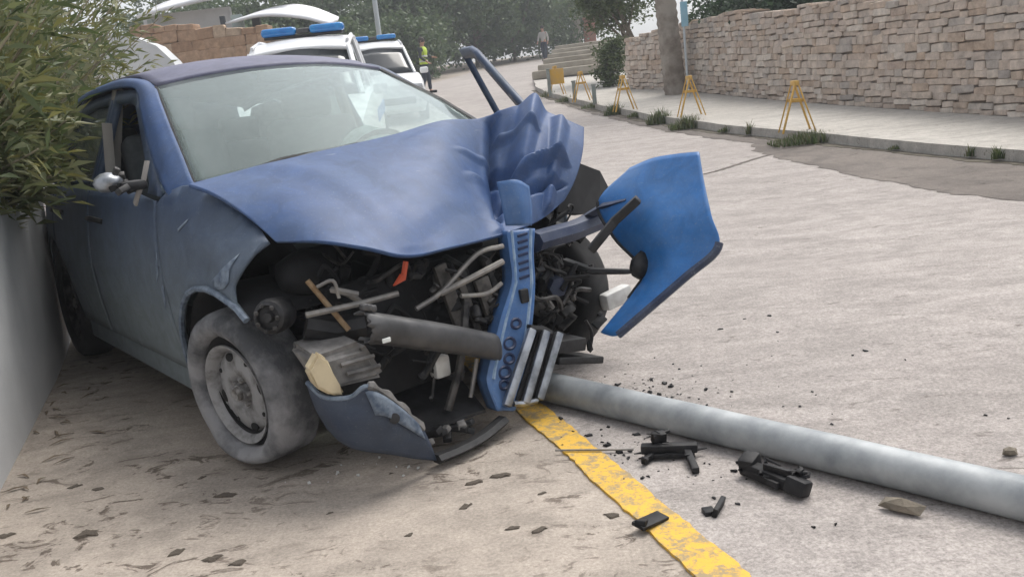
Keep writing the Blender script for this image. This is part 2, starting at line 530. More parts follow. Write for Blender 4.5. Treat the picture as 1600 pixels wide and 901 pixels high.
# tall rounded white wing wall further up
mb = MB()
z0 = gz(14) - 0.1
mb.poly([(-8.5, 14, z0), (-4.36, 14, z0), (-4.40, 14, 1.5), (-4.47, 14, 1.95), (-4.60, 14, 2.28), (-4.80, 14, 2.52), (-5.1, 14, 2.68), (-5.6, 14, 2.76), (-8.5, 14, 2.8)], 0.3, (0.1, 1, 0))
o = mb.build('wing_wall', M['render_white'])
tag(o, 'tall white wall with a rounded shoulder behind the oleander shrub', 'wall')

# ------------------------------------------------------------------ dry stone walls
def stonemat(name, stops, rough=0.9):
    m, nt, b = nmat(name)
    g = N(nt, 'ShaderNodeNewGeometry')
    oi = N(nt, 'ShaderNodeObjectInfo')
    f = mathn(nt, 'FRACT', mathn(nt, 'ADD', g.outputs['Random Per Island'], oi.outputs['Random']))
    c = ramp(nt, f, stops)
    v = objvec(nt)
    tc = N(nt, 'ShaderNodeTexCoord')
    n1 = noise(nt, g.outputs['Position'], 9.0, 8, 0.7)
    c = mix(nt, 0.75, c, ramp(nt, n1, [(0.3, 0.55), (0.7, 1.35)]), 'MULTIPLY')
    nt.links.new(c, b.inputs['Base Color'])
    b.inputs['Roughness'].default_value = rough
    bump(nt, b, noise(nt, g.outputs['Position'], 25.0, 8, 0.75), 0.6, 0.02)
    return m
M['stone'] = stonemat('limestone', [(0.0, (0.42, 0.33, 0.27)), (0.2, (0.54, 0.455, 0.385)), (0.45, (0.47, 0.40, 0.345)), (0.62, (0.45, 0.345, 0.265)), (0.8, (0.60, 0.53, 0.46)), (1.0, (0.36, 0.32, 0.29))])
M['stone_tan'] = stonemat('tan_stone', [(0.0, (0.30, 0.19, 0.12)), (0.4, (0.40, 0.27, 0.18)), (0.7, (0.34, 0.22, 0.14)), (1.0, (0.44, 0.34, 0.25))])
M['mortar'] = simple('dark_joint', (0.20, 0.165, 0.135), 0.95, c2=(0.28, 0.24, 0.20), ns=6, bs=0.5)

def stone_variants(n, mat):
    out = []
    for k in range(n):
        bm = bmesh.new()
        bmesh.ops.create_cube(bm, size=1.0)
        for v_ in bm.verts:
            v_.co += Vector((random.uniform(-.06, .06), random.uniform(-.05, .05), random.uniform(-.07, .07)))
        bmesh.ops.bevel(bm, geom=bm.edges[:], offset=0.09, segments=1, affect='EDGES')
        me = bpy.data.meshes.new('stone')
        bm.to_mesh(me); bm.free()
        me.materials.append(mat)
        out.append(me)
    return out

def stone_wall(name, path, hfun, base, thick, rows_h, wrange, mat, limit, side, near):
    """path: list of (x,y); stones on the side face; returns the wall object with stone children"""
    P = [Vector((p[0], p[1])) for p in path]
    seg = [(P[i + 1] - P[i]).length for i in range(len(P) - 1)]
    L = sum(seg)
    def at(s):
        s = max(0, min(L - 1e-6, s))
        for i, l in enumerate(seg):
            if s <= l:
                t = (P[i + 1] - P[i]) / l
                return P[i] + t * s, t
            s -= l
        return P[-1], (P[-1] - P[-2]).normalized()
    # core
    rows = []
    for k in range(41):
        s = L * k / 40
        p, t = at(s)
        n = Vector((t.y, -t.x)) * side
        zb = base(p.y); zt = zb + hfun(s / L)
        a = p - n * 0.03; c = p - n * thick
        rows.append([(a.x, a.y, zb - .1), (a.x, a.y, zt - 0.03), (c.x, c.y, zt - 0.03), (c.x, c.y, zb - .1)])
    rows = np.array(rows)
    nr, nc = rows.shape[:2]
    idx = np.arange(nr * nc).reshape(nr, nc)
    q = np.stack([idx[:-1, :-1], idx[:-1, 1:], idx[1:, 1:], idx[1:, :-1]], -1).reshape(-1, 4).tolist()
    q += [idx[0].tolist(), idx[-1][::-1].tolist()]
    core = from_np(name, rows.reshape(-1, 3), q, M['mortar'])
    vari = stone_variants(9, mat)
    stones = []
    row_z = 0.0
    hmax = max(hfun(i / 20) for i in range(21))
    ri = 0
    while row_z < hmax - 0.02:
        h = random.uniform(*rows_h)
        s = -random.uniform(0, wrange[0])
        while s < L:
            w = random.uniform(*wrange) * (0.7 if random.random() < 0.25 else 1.0)
            mid_s = s + w / 2
            if 0 <= mid_s <= L:
                lim = hfun(mid_s / L)
                dz = random.uniform(-.012, .012)
                top = row_z + h + dz
                if row_z + h * 0.5 < lim:
                    hh = min(h, lim + random.uniform(-.01, .03) - row_z) 
                    last = row_z + h >= lim - 0.02
                    p, t = at(mid_s)
                    n = Vector((t.y, -t.x)) * side
                    dep = thick + 0.05 if last else 0.14
                    prou = random.uniform(0.0, 0.035)
                    cpos = p + n * (prou - dep / 2)
                    zc = base(p.y) + row_z + hh / 2 + dz
                    stones.append((cpos.x, cpos.y, zc, w - 0.010, dep, hh - 0.008, math.atan2(t.y, t.x), random.uniform(-.03, .03)))
            s += w
        row_z += h
        ri += 1
    stones.sort(key=lambda a: near(a))
    def mtx(a):
        return Matrix.Translation(a[:3]) @ Matrix.Rotation(a[6], 4, 'Z') @ Matrix.Rotation(a[7], 4, 'Y') @ Matrix.Diagonal((a[3] * 1.06, a[4], a[5] * 1.08, 1))
    for i, a in enumerate(stones[:limit]):
        o = bpy.data.objects.new('stone', vari[i % 9])
        COL.objects.link(o)
        o.parent = core
        o.matrix_local = mtx(a)
    rest = stones[limit:]
    if rest:
        V, Fc = [], []
        for i, a in enumerate(rest):
            me = vari[i % 9]
            mt = mtx(a)
            k = len(V)
            V += [tuple(mt @ v_.co) for v_ in me.vertices]
            Fc += [tuple(k + j for j in p.vertices) for p in me.polygons]
        r = from_np('stone_rubble', V, Fc, mat, core)
        r['kind'] = 'stuff'
    return core

def wr_near(a):      # largest in view first; stones beyond the right edge of view last
    x, y = a[0], a[1]
    out = 1000 if x / y > 0.60 else 0
    return out + y
path = [(x, y) for (y, x) in WALL_R]
w = stone_wall('stone_wall', path, lambda s: float(np.interp(s, [0, .45, .8, 1], [1.5, 1.42, 1.40, 1.12])) + 0.03 * math.sin(s * 37), lambda y: gz(y) + 0.12, 0.35,
               (0.06, 0.125), (0.11, 0.36), M['stone'], 300, -1, wr_near)
tag(w, 'long dry stone wall of beige blocks along the far pavement', 'wall')
w2 = stone_wall('stone_wall', [(-8.2, 22.3), (-6.3, 22), (-4.75, 21.8)], lambda s: 2.75 - 0.45 * s + 0.05 * math.sin(s * 23), lambda y: gz(y), 0.4,
                (0.16, 0.26), (0.25, 0.5), M['stone_tan'], 120, 1, lambda a: -a[2])
tag(w2, 'reddish brown stone wall below the white canopy', 'wall')

# ------------------------------------------------------------------ white canopy building behind the police cars
M['canopy'] = simple('white_canvas', (0.72, 0.73, 0.75), 0.7, c2=(0.62, 0.63, 0.66), ns=1.5)
M['grey_post'] = simple('grey_green_post', (0.36, 0.42, 0.40), 0.6, c2=(0.30, 0.35, 0.34), ns=3)
M['dark_post'] = simple('dark_post', (0.05, 0.055, 0.06), 0.6)
cn = empty('canopy_shelter', (-6.4, 26, gz(26)))
def rel(root, pts): return [(p[0] - root.location.x, p[1] - root.location.y, p[2] - root.location.z) for p in pts]
A = np.array([[(-8.8, 24.6, 4.35), (-7.0, 24.4, 4.55), (-5.4, 24.4, 4.6), (-4.9, 24.5, 4.45)],
              [(-8.8, 27, 4.95), (-7.0, 27, 5.2), (-5.4, 27, 5.25), (-4.9, 27, 5.0)],
              [(-8.8, 29, 5.3), (-7.0, 29, 5.6), (-5.4, 29, 5.6), (-4.9, 29, 5.3)]])
sheet('roof', crnet(A - np.array(cn.location), 4, 4), M['canopy'], cn, 0.08)
A = np.array([[(-6.2, 23.2, 3.78), (-5.3, 23.1, 3.86), (-4.4, 23.2, 3.74), (-3.75, 23.3, 3.52)],
              [(-6.2, 24.8, 4.05), (-5.3, 24.8, 4.22), (-4.5, 24.8, 4.10), (-3.75, 24.9, 3.75)],
              [(-6.2, 26.2, 4.2), (-5.3, 26.2, 4.42), (-4.6, 26.2, 4.30), (-3.9, 26.2, 3.95)]])
sheet('awning', crnet(A - np.array(cn.location), 4, 4), M['canopy'], cn, 0.06)
mb = MB(); mb.box((-7.75 - cn.location.x, 25.4 - 26, 2.75 + 1.1 - cn.location.z), (2.3, 0.2, 1.2)); mb.build('wall', M['render_white'], cn)
for (x, y, mt, wd) in ((-6.55, 24.3, 'dark_post', 0.12), (-6.2, 24.4, 'grey_post', 0.26), (-5.75, 24.5, 'dark_post', 0.2), (-4.2, 25.5, 'grey_post', 0.12), (-8.6, 25, 'grey_post', 0.15)):
    zt = {-6.55: 4.1, -6.2: 4.1, -5.75: 4.0}.get(x, 3.95 if x > -5 else 4.3)
    mb = MB(); mb.box((x - cn.location.x, y - cn.location.y, (gz(y) + zt) / 2 - cn.location.z), (wd, wd, zt - gz(y)), bevel=0.01); mb.build('post', M[mt], cn)
tag(cn, 'white canopy shelter with sloping roof and awning above the brown stone wall', 'shelter')

# ------------------------------------------------------------------ foliage
def leaf_cloud(n, sampler, length, width, droop=0.3, upbias=0.2, two=False, rng=RNG, dirs=None):
    """n leaves as folded diamonds; sampler(n) -> centres (n,3) and optional direction"""
    c = sampler(n)
    d = rng.normal(size=(n, 3))
    if dirs is not None: d = d * 0.55 + dirs(c)
    d[:, 2] = d[:, 2] * 0.8 + upbias
    d /= np.linalg.norm(d, axis=1)[:, None]
    s = np.cross(d, rng.normal(size=(n, 3)))
    s /= np.linalg.norm(s, axis=1)[:, None]
    L = length * rng.uniform(0.6, 1.25, n)[:, None]
    W = width * rng.uniform(0.7, 1.3, n)[:, None]
    nrm = np.cross(d, s)
    v0 = c; v1 = c + d * L * 0.45 + s * W * .5 + nrm * W * .12
    v2 = c + d * L - np.array([0, 0, 1]) * L * droop * 0.4
    v3 = c + d * L * 0.45 - s * W * .5 + nrm * W * .12
    V = np.stack([v0, v1, v2, v3], 1).reshape(-1, 3)
    k = np.arange(n) * 4
    F = np.concatenate([np.stack([k, k + 1, k + 2], 1), np.stack([k, k + 2, k + 3], 1)])
    return V, F

def clumps(K, center, rad, spread, shell=0.55, rng=RNG):
    u = rng.normal(size=(K, 3)); u /= np.linalg.norm(u, axis=1)[:, None]
    r = rng.uniform(shell, 1.0, K)[:, None]
    cc = np.array(center) + u * r * np.array(rad)
    sc = spread * rng.uniform(0.6, 1.4, K)
    def f(n):
        i = rng.integers(0, K, n)
        return cc[i] + rng.normal(size=(n, 3)) * sc[i][:, None] * np.array([1, 1, 0.7])
    return f, cc

def np_mesh(name, V, F, mat, parent):
    me = bpy.data.meshes.new(name)
    me.vertices.add(len(V)); me.vertices.foreach_set('co', np.asarray(V, np.float32).ravel())
    me.loops.add(F.size); me.loops.foreach_set('vertex_index', F.astype(np.int32).ravel())
    me.polygons.add(len(F))
    me.polygons.foreach_set('loop_start', np.arange(len(F), dtype=np.int32) * F.shape[1])
    me.update(calc_edges=True); me.validate()
    return link_mesh(name, me, mat, parent)

M['leaf_dark'] = leafmat('dark_leaves', [(0.020, 0.045, 0.018), (0.035, 0.07, 0.03), (0.05, 0.085, 0.04), (0.03, 0.06, 0.03)])
M['leaf_wood'] = leafmat('hazy_wood_leaves', [(0.06, 0.10, 0.04), (0.085, 0.13, 0.055), (0.12, 0.16, 0.07), (0.065, 0.105, 0.05)])  # greens lightened so the leaf colour carries distance haze
M['leaf_mid'] = leafmat('mid_leaves', [(0.05, 0.08, 0.025), (0.08, 0.11, 0.035), (0.11, 0.14, 0.06), (0.06, 0.09, 0.03)])
M['leaf_olean'] = leafmat('oleander_leaves', [(0.06, 0.085, 0.03), (0.10, 0.13, 0.05), (0.17, 0.19, 0.085), (0.27, 0.27, 0.15), (0.09, 0.12, 0.045), (0.20, 0.19, 0.06), (0.15, 0.18, 0.08)])
M['leaf_weed'] = leafmat('weed_blades', [(0.05, 0.085, 0.025), (0.09, 0.13, 0.04), (0.12, 0.14, 0.06), (0.16, 0.14, 0.08)])
M['bark'] = simple('bark', (0.10, 0.08, 0.06), 0.9, c2=(0.20, 0.17, 0.13), ns=9, bs=0.6)
M['bark_pale'] = simple('pale_stems', (0.22, 0.19, 0.13), 0.8, c2=(0.32, 0.28, 0.19), ns=9)

def tree(name, label, base, trunk_h, crown_c, crown_r, n, leaf, mat, cat='tree', group=None, K=26, spread=0.5, shell=0.45, trunk_r=0.12, barkm='bark'):
    root = empty(name, base)
    f, cc = clumps(K, crown_c, crown_r, spread, shell)
    V, F = leaf_cloud(n, f, leaf[0], leaf[1])
    np_mesh('crown', V, F, M[mat], root)
    mb = MB()
    top = Vector(crown_c) + Vector((0, 0, -crown_r[2] * 0.35))
    mb.tube([(0, 0, -0.1), Vector((top.x * .3, top.y * .3, trunk_h * .5)), top], [trunk_r, trunk_r * .8, trunk_r * .55], 8)
    for i in range(min(9, K)):
        e = cc[i]
        st = Vector((top.x * .6, top.y * .6, max(trunk_h * .45, top.z * random.uniform(.45, .9))))
        mid = (st + Vector(e)) / 2 + Vector((0, 0, -0.05 * crown_r[2]))
        mb.tube([st, mid, Vector(e)], [trunk_r * .5, trunk_r * .3, trunk_r * .12], 5)
    mb.build('trunk', M[barkm], root)
    tag(root, label, cat, group)
    return root

# wooded slope closing the view beyond the road
lab = 'bushy green tree of the dense wood beyond the bend of the road'
wood = [(-13.5, 47, 5.2, 3.4), (-10.3, 45, 5.0, 3.0), (-7.6, 47, 5.6, 3.2), (-5.0, 45.5, 4.6, 2.8), (-2.9, 48.5, 5.4, 2.8), (-0.5, 50.5, 5.2, 2.6), (1.6, 53, 4.8, 2.6), (3.6, 56, 4.8, 2.5),
        (5.6, 60, 4.6, 2.5), (-16.5, 52, 6.5, 3.5), (-9, 53, 7.2, 3.4), (-4, 55, 7.0, 3.4), (0.5, 58, 6.6, 3.2), (-6.0, 41.0, 2.6, 1.7), (-3.6, 42.0, 2.4, 1.6), (-8.6, 40.0, 2.8, 1.8), (-12, 41, 3.0, 2.0)]
for i, (x, y, h, r) in enumerate(wood):
    tree('wood_tree', lab, (x, y, gz(y)), h * 0.4, (0, 0, h * 0.52), (r, r * 0.8, h * 0.50), 7000, (0.24, 0.15), 'leaf_wood', 'tree', 'trees of the wood beyond the road bend', K=44, spread=0.42, shell=0.55, trunk_r=0.11)
# pale tree over the end of the stone wall, shrub before it, dark hedge bushes above the wall
tree('roadside_tree', 'olive green tree leaning over the end of the stone wall', (4.0, 24.5, gz(24.5) + .1), 2.0, (-0.55, 0, 2.35), (1.15, 1.2, 0.95), 7500, (0.14, 0.06), 'leaf_mid', K=42, spread=0.24, trunk_r=0.09)
tree('roadside_shrub', 'yellow green shrub at the foot of the stone wall end beside a yellow trestle', (2.95, 22.4, gz(22.4) + .12), 0.6, (-0.05, 0, 0.62), (0.30, 0.32, 0.58), 3200, (0.10, 0.05), 'leaf_mid', 'shrub', K=26, spread=0.12, trunk_r=0.03)
for i, (x, y, h, r) in enumerate([(5.15, 19.6, 2.35, 0.85), (5.35, 17.9, 2.2, 0.95), (5.75, 16.4, 2.05, 0.85), (6.1, 15.0, 2.15, 0.85), (6.45, 13.6, 1.95, 0.8), (6.9, 12.2, 2.1, 0.85), (7.4, 10.7, 1.95, 0.8)]):
    tree('hedge_bush', 'dark green hedge bush rising behind the top of the long stone wall', (x, y, gz(y) + .12), h * .5, (0, 0, h * .62), (r, r, h * .42), 4200, (0.13, 0.07), 'leaf_dark', 'bush', 'hedge bushes above the stone wall', K=34, spread=0.22, trunk_r=0.05)

# oleander: stems fan out of the bed behind the white wall and hang over it
def oleander(base, tips, nleaf, label):
    root = empty('oleander_shrub', base)
    bx = Vector(base)
    mb = MB()
    C, D = [], []
    for (tx, ty, tz) in tips:
        st = Vector((random.uniform(-.12, .12), random.uniform(-.2, .2), 0.0))
        en = Vector((tx, ty, tz)) - bx
        mid = st.lerp(en, 0.55) + Vector((0, 0, 0.28)) + Vector((random.uniform(-.1, .1),) * 3)
        P = cr(np.array([st, st.lerp(mid, .5) + Vector((0, 0, .08)), mid, en]), 7)
        mb.tube([tuple(p) for p in P], [0.012 - 0.009 * i / len(P) for i in range(len(P))], 5)
        m_ = len(P)
        for i in range(int(m_ * 0.25), m_):
            d = P[min(i + 1, m_ - 1)] - P[max(i - 1, 0)]
            d = d / (np.linalg.norm(d) + 1e-9)
            for k in range(nleaf):
                C.append(P[i] + RNG.normal(size=3) * 0.045 + d * RNG.uniform(-.06, .06)); D.append(d)
    C = np.array(C); D = np.array(D)
    V, F = leaf_cloud(len(C), lambda n: C, 0.125, 0.021, droop=0.5, upbias=0.1, dirs=lambda c: D * 0.9)
    np_mesh('crown', V, F, M['leaf_olean'], root)
    mb.build('stem', M['bark_pale'], root)
    tag(root, label, 'shrub')
    return root
def tipset(n, lo, hi, wallclear=-0.1):
    out = []
    while len(out) < n:
        y = random.uniform(lo[1], hi[1])
        wx = float(np.interp(y, [t[0] for t in WALL_L], [t[1] for t in WALL_L]))
        out.append((wx + random.uniform(lo[0], hi[0]), y, random.uniform(lo[2], hi[2])))
    return out
oleander((-3.0, 4.4, 0), tipset(75, (-0.5, 3.5, 1.12), (0.42, 5.4, 1.95)) + tipset(26, (0.05, 3.6, 0.98), (0.34, 4.6, 1.35)), 9, 'oleander shrub with long narrow leaves hanging over the white wall onto the car')
oleander((-3.9, 6.2, 0), tipset(85, (-0.5, 5.2, 1.25), (0.62, 7.6, 2.25)), 8, 'taller oleander shrub behind the rear of the wrecked car')
oleander((-4.9, 8.4, 0.1), tipset(80, (-0.6, 7.4, 1.4), (1.0, 9.6, 2.65)), 7, 'oleander shrub in front of the white wing wall')

# ------------------------------------------------------------------ the wrecked car: surveyed points, car space (forward, right, up)
NETS = {
 'HOOD': [[(-0.12,0.77,0.956),(-0.13,0.526,0.984),(-0.12,0.283,1.008),(-0.1,-0.006,1.034),(-0.12,-0.253,1.066),(-0.15,-0.453,1.058),(-0.12,-0.556,1.083),(-0.08,-0.651,1.088),(0.0,-0.744,1.032),(0.08,-0.815,0.974)],[(0.28,0.661,0.767),(0.4,0.572,0.757),(0.47,0.461,0.721),(0.5,0.335,0.676),(0.45,0.125,0.663),(0.36,-0.111,0.652),(0.33,-0.205,0.653),(0.3,-0.312,0.658),(0.26,-0.431,0.678),(0.22,-0.55,0.716)]],
 'FENDER': [[(0.426,-0.726,0.816),(0.532,-0.744,0.848),(0.636,-0.77,0.859),(0.729,-0.777,0.863)],[(0.365,-0.603,0.703),(0.536,-0.642,0.736),(0.675,-0.7,0.752),(0.804,-0.708,0.762)],[(0.45,-0.59,0.573),(0.626,-0.587,0.617),(0.769,-0.618,0.64),(0.883,-0.643,0.662)],[(0.597,-0.582,0.462),(0.733,-0.563,0.522),(0.839,-0.596,0.546),(0.934,-0.609,0.558)],[(0.617,-0.498,0.391),(0.705,-0.482,0.398),(0.772,-0.494,0.414),(0.846,-0.525,0.459)],[(0.584,-0.361,0.274),(0.61,-0.361,0.27),(0.637,-0.363,0.268),(0.672,-0.362,0.276)]],
 'SLAM': [[(0.36,-0.155,0.667),(0.36,-0.276,0.656)],[(0.38,-0.142,0.579),(0.38,-0.242,0.565)],[(0.4,-0.123,0.491),(0.4,-0.22,0.471)],[(0.43,-0.034,0.375),(0.43,-0.167,0.344)],[(0.46,0.058,0.23),(0.46,-0.083,0.176)],[(0.48,0.084,0.184),(0.48,-0.02,0.08)],[(0.5,0.071,0.092),(0.5,0.005,0.073)]],
 'FOLD': [[(0.4,-0.111,0.847),(0.43,-0.172,0.847),(0.4,-0.248,0.814)],[(0.4,-0.122,0.765),(0.44,-0.165,0.764),(0.4,-0.25,0.736)],[(0.4,-0.129,0.692),(0.43,-0.173,0.686),(0.4,-0.241,0.673)]],
 'BUMPER': [[(0.43,0.696,0.35),(0.52,0.687,0.319),(0.58,0.634,0.315),(0.62,0.591,0.344),(0.62,0.506,0.266),(0.6,0.416,0.148)],[(0.44,0.686,0.272),(0.53,0.676,0.248),(0.6,0.629,0.238),(0.63,0.562,0.224),(0.62,0.478,0.156),(0.6,0.395,0.083)],[(0.42,0.649,0.188),(0.5,0.644,0.159),(0.56,0.613,0.139),(0.59,0.535,0.109),(0.59,0.45,0.066),(0.58,0.373,0.032)]],
 'LIP': [[(0.58,0.373,0.036),(0.57,0.273,0.035),(0.54,0.161,0.037),(0.51,0.054,0.055)]],
 'BEAM': [[(0.56,0.54,0.504),(0.55,0.391,0.448),(0.51,0.207,0.376),(0.45,0.006,0.291)]],
 'SLATS': [[(0.46,-0.135,0.327),(0.5,0.04,0.101)],[(0.45,-0.204,0.303),(0.49,-0.047,0.084)],[(0.44,-0.27,0.279),(0.48,-0.117,0.076)]],
 'RODS': [[(0.4,0.654,0.547),(0.43,0.49,0.55),(0.45,0.357,0.557)],[(0.34,0.606,0.64),(0.42,0.53,0.474)],[(0.4,0.171,0.512),(0.42,0.044,0.545),(0.43,-0.079,0.576)],[(0.4,0.271,0.481),(0.4,0.165,0.517),(0.38,-0.007,0.611),(0.38,-0.122,0.619)],[(0.42,0.104,0.491),(0.42,-0.001,0.477),(0.42,-0.07,0.499)],[(0.45,0.23,0.129),(0.45,0.154,0.288),(0.42,0.087,0.469)],[(0.42,0.071,0.262),(0.44,0.129,0.143)],[(0.3,0.635,0.679),(0.3,0.534,0.7),(0.3,0.405,0.65)],[(0.38,0.596,0.621),(0.4,0.549,0.633),(0.4,0.537,0.576)]],
 'HOOK': [[(0.47,0.325,0.656),(0.47,0.343,0.603),(0.47,0.373,0.591),(0.47,0.346,0.614)]],
 'CAP': [[(0.34,0.747,0.555),(0.36,0.682,0.557)]],
 'TANK': [[(0.5,0.694,0.436),(0.5,0.522,0.442),(0.5,0.463,0.313),(0.52,0.648,0.327)]],
 'INNERRAIL': [[(0.33,-0.293,0.6),(0.28,-0.517,0.598),(0.22,-0.778,0.614)]],
 'BLACKPL': [[(0.02,-0.783,0.841),(0.02,-0.929,0.779),(0.02,-0.984,0.674)],[(0.1,-0.603,0.654),(0.1,-0.711,0.629),(0.1,-0.836,0.623)]],
 'BRACK': [[(0.493,-0.436,0.559),(0.555,-0.501,0.652),(0.619,-0.561,0.721)]],
 'LEDGE': [[(0.4,-0.267,0.146),(0.36,-0.523,0.02)]],
 'WBOT': [[(0.2,-0.715,0.244),(0.2,-0.885,0.276)]],
 'CABLE': [[(0.25,-0.58,0.227),(0.25,-0.607,0.167),(0.25,-0.589,0.104)]],
 'CREAM': [[(0.53,0.73,0.411),(0.53,0.69,0.455),(0.53,0.663,0.432),(0.54,0.655,0.383),(0.55,0.645,0.348),(0.55,0.633,0.317),(0.55,0.678,0.326),(0.54,0.717,0.359)]],
}

car = empty('wrecked_hatchback', (-0.337, 3.43, 0), math.atan2(-math.cos(R(36)), math.sin(R(36))))
tag(car, 'wrecked dark blue hatchback with crumpled bonnet and torn front beside the white wall', 'car')

def C(p): return (p[0], -p[1], p[2])
def CN(net): 
    a = np.array(net, float); a[..., 1] *= -1; return a

SY_Z = [.14, .18, .28, .45, .60, .75, .90, .95, 1.15, 1.36, 1.45]
SY_Y = [.70, .755, .79, .812, .818, .805, .778, .752, .665, .575, .52]
def side_y(X, Z):
    y = float(np.interp(Z, SY_Z, SY_Y))
    zt = float(np.interp(X, [-.4, -.12, .10, .28, .6], [.955, .945, .865, .775, .62]))
    if X > -.45:
        y -= .11 * max(0, min(1, 1 - (zt - Z) / .2)) ** 2 * max(0, min(1, (X + .45) / .55))
        y -= max(0, X) ** 2 * 0.25
    if X < -2.2:
        y -= (-2.2 - X) ** 2 * .13
    return y

def panel(name, poly, sgn, mat, parent, step=0.05, thick=0.012, fn=None, off=0.0):
    """a body panel: outline in (X,Z) cut into a grid and wrapped on the side surface"""
    bm = bmesh.new()
    vs_ = [bm.verts.new((p[0], 0, p[1])) for p in poly]
    bm.faces.new(vs_)
    xs = [p[0] for p in poly]; zs = [p[1] for p in poly]
    for k in range(int(min(xs) / step) - 1, int(max(xs) / step) + 2):
        bmesh.ops.bisect_plane(bm, geom=bm.verts[:] + bm.edges[:] + bm.faces[:], plane_co=(k * step + .0013, 0, 0), plane_no=(1, 0, 0))
    for k in range(int(min(zs) / step) - 1, int(max(zs) / step) + 2):
        bmesh.ops.bisect_plane(bm, geom=bm.verts[:] + bm.edges[:] + bm.faces[:], plane_co=(0, 0, k * step + .0017), plane_no=(0, 0, 1))
    for v_ in bm.verts:
        X, Z = v_.co.x, v_.co.z
        p = Vector((X, side_y(X, Z) + off, Z))
        if fn: p = Vector(fn(p))
        v_.co = (p.x, -sgn * p.y, p.z)
    bm.normal_update()
    if bm.faces and sum(f.normal.y for f in bm.faces) * (-sgn) < 0:
        bmesh.ops.reverse_faces(bm, faces=bm.faces[:])
    me = bpy.data.meshes.new(name)
    bm.to_mesh(me); bm.free()
    me.polygons.foreach_set('use_smooth', [True] * len(me.polygons))
    o = link_mesh(name, me, mat, parent)
    m_ = o.modifiers.new('thickness', 'SOLIDIFY'); m_.thickness = thick; m_.offset = -1
    me.set_sharp_from_angle(angle=R(45))
    return o

ARCH_F = [(.29, .55), (.24, .585), (.18, .605), (.10, .622), (.02, .628), (-.08, .62), (-.17, .595), (-.25, .55), (-.31, .49), (-.355, .42), (-.385, .34), (-.395, .26)]
fender_poly = [(-.400, .26), (-.415, .40), (-.439, .55), (-.469, .70), (-.494, .82), (-.496, .885), (-.42, .93), (-.33, .95), (-.22, .953), (-.12, .945), (0, .905), (.10, .862), (.20, .812), (.27, .772),
               (.25, .745), (.235, .70), (.215, .65), (.225, .60)] + ARCH_F
def dent(p):
    # creased patch above the wheel arch
    d = math.hypot((p.x + .02) / .14, (p.z - .68) / .09)
    return (p.x, p.y - 0.03 * max(0, 1 - d), p.z)
fender = panel('front_fender', fender_poly, 1, M['paint_side'], car, 0.035, fn=dent)
mb = MB()
mb.tube([C((x, side_y(x, z) + .004, z)) for x, z in ARCH_F], 0.011, 6)
M['scraped'] = simple('scraped_paint', (0.17, 0.21, 0.26), 0.6, c2=(0.05, 0.075, 0.12), ns=30)
mb.build('arch_lip', M['scraped'], fender)
# bare scuffs on the fender: thin raised flakes of torn paint
def flake(pts, parent, mat='scraped', off=0.003):
    panel('paint_scrape', pts, 1, M[mat], parent, 0.03, 0.001, fn=lambda p: dent(p), off=off)
flake([(.10, .632), (.17, .64), (.195, .66), (.185, .70), (.20, .745), (.165, .715), (.12, .68), (.04, .655)], fender)
flake([(-.24, .80), (-.17, .835), (-.165, .845), (-.25, .81)], fender)

def door(sgn, xf, parent, mat, name='front_door', fn=None, win=True):
    d = panel(name, [(-.415, .27), (-.43, .40), (-.455, .55), (-.485, .70), (-.51, .82), (-.515, .90), (-.80, .928), (-1.56, .945), (-1.56, .60), (-1.55, .40), (-1.54, .27)], sgn, mat, parent, 0.06, fn=fn)
    panel('window_frame', [(-.50, .915), (-.62, .995), (-.82, 1.118), (-1.0, 1.235), (-1.13, 1.315), (-1.25, 1.345), (-1.56, 1.362), (-1.56, .948), (-1.515, .948), (-1.515, 1.308), (-1.25, 1.295), (-1.15, 1.268), (-.88, 1.09), (-.68, .96), (-.66, .925)],
          sgn, mat, d, 0.06, 0.03, fn=fn, off=-0.006)
    mb = MB()
    hp = [(-1.50, .80), (-1.44, .815), (-1.36, .815), (-1.30, .80)]
    pts = [Vector((x, side_y(x, z) + (.03 if 0 < i < 3 else .0), z)) for i, (x, z) in enumerate(hp)]
    if fn: pts = [Vector(fn(p)) for p in pts]
    mb.tube([(p.x, -sgn * p.y, p.z) for p in pts], 0.012, 6)
    mb.build('handle', M['black'], d)
    return d
fd = door(1, 0, car, M['paint_side'])
panel('hinge_gap_backing', [(-.36, .27), (-.42, .60), (-.47, .90), (-.56, .90), (-.53, .60), (-.47, .27)], 1, M['inner'], car, 0.08, 0.006, off=-.022)  # black backing added to darken the gap between fender and door
for sgn in (1, -1): panel('centre_gap_backing', [(-1.51, .27), (-1.53, .94), (-1.62, .94), (-1.61, .27)], sgn, M['inner'], car, 0.08, 0.006, off=-.022)  # black backing added to darken the gap between the doors
for q_ in ([(-.50, .50), (-.47, .53), (-.455, .60), (-.49, .58)], [(-.535, .60), (-.50, .63), (-.49, .72), (-.52, .68)]):
    flake(q_, fd)
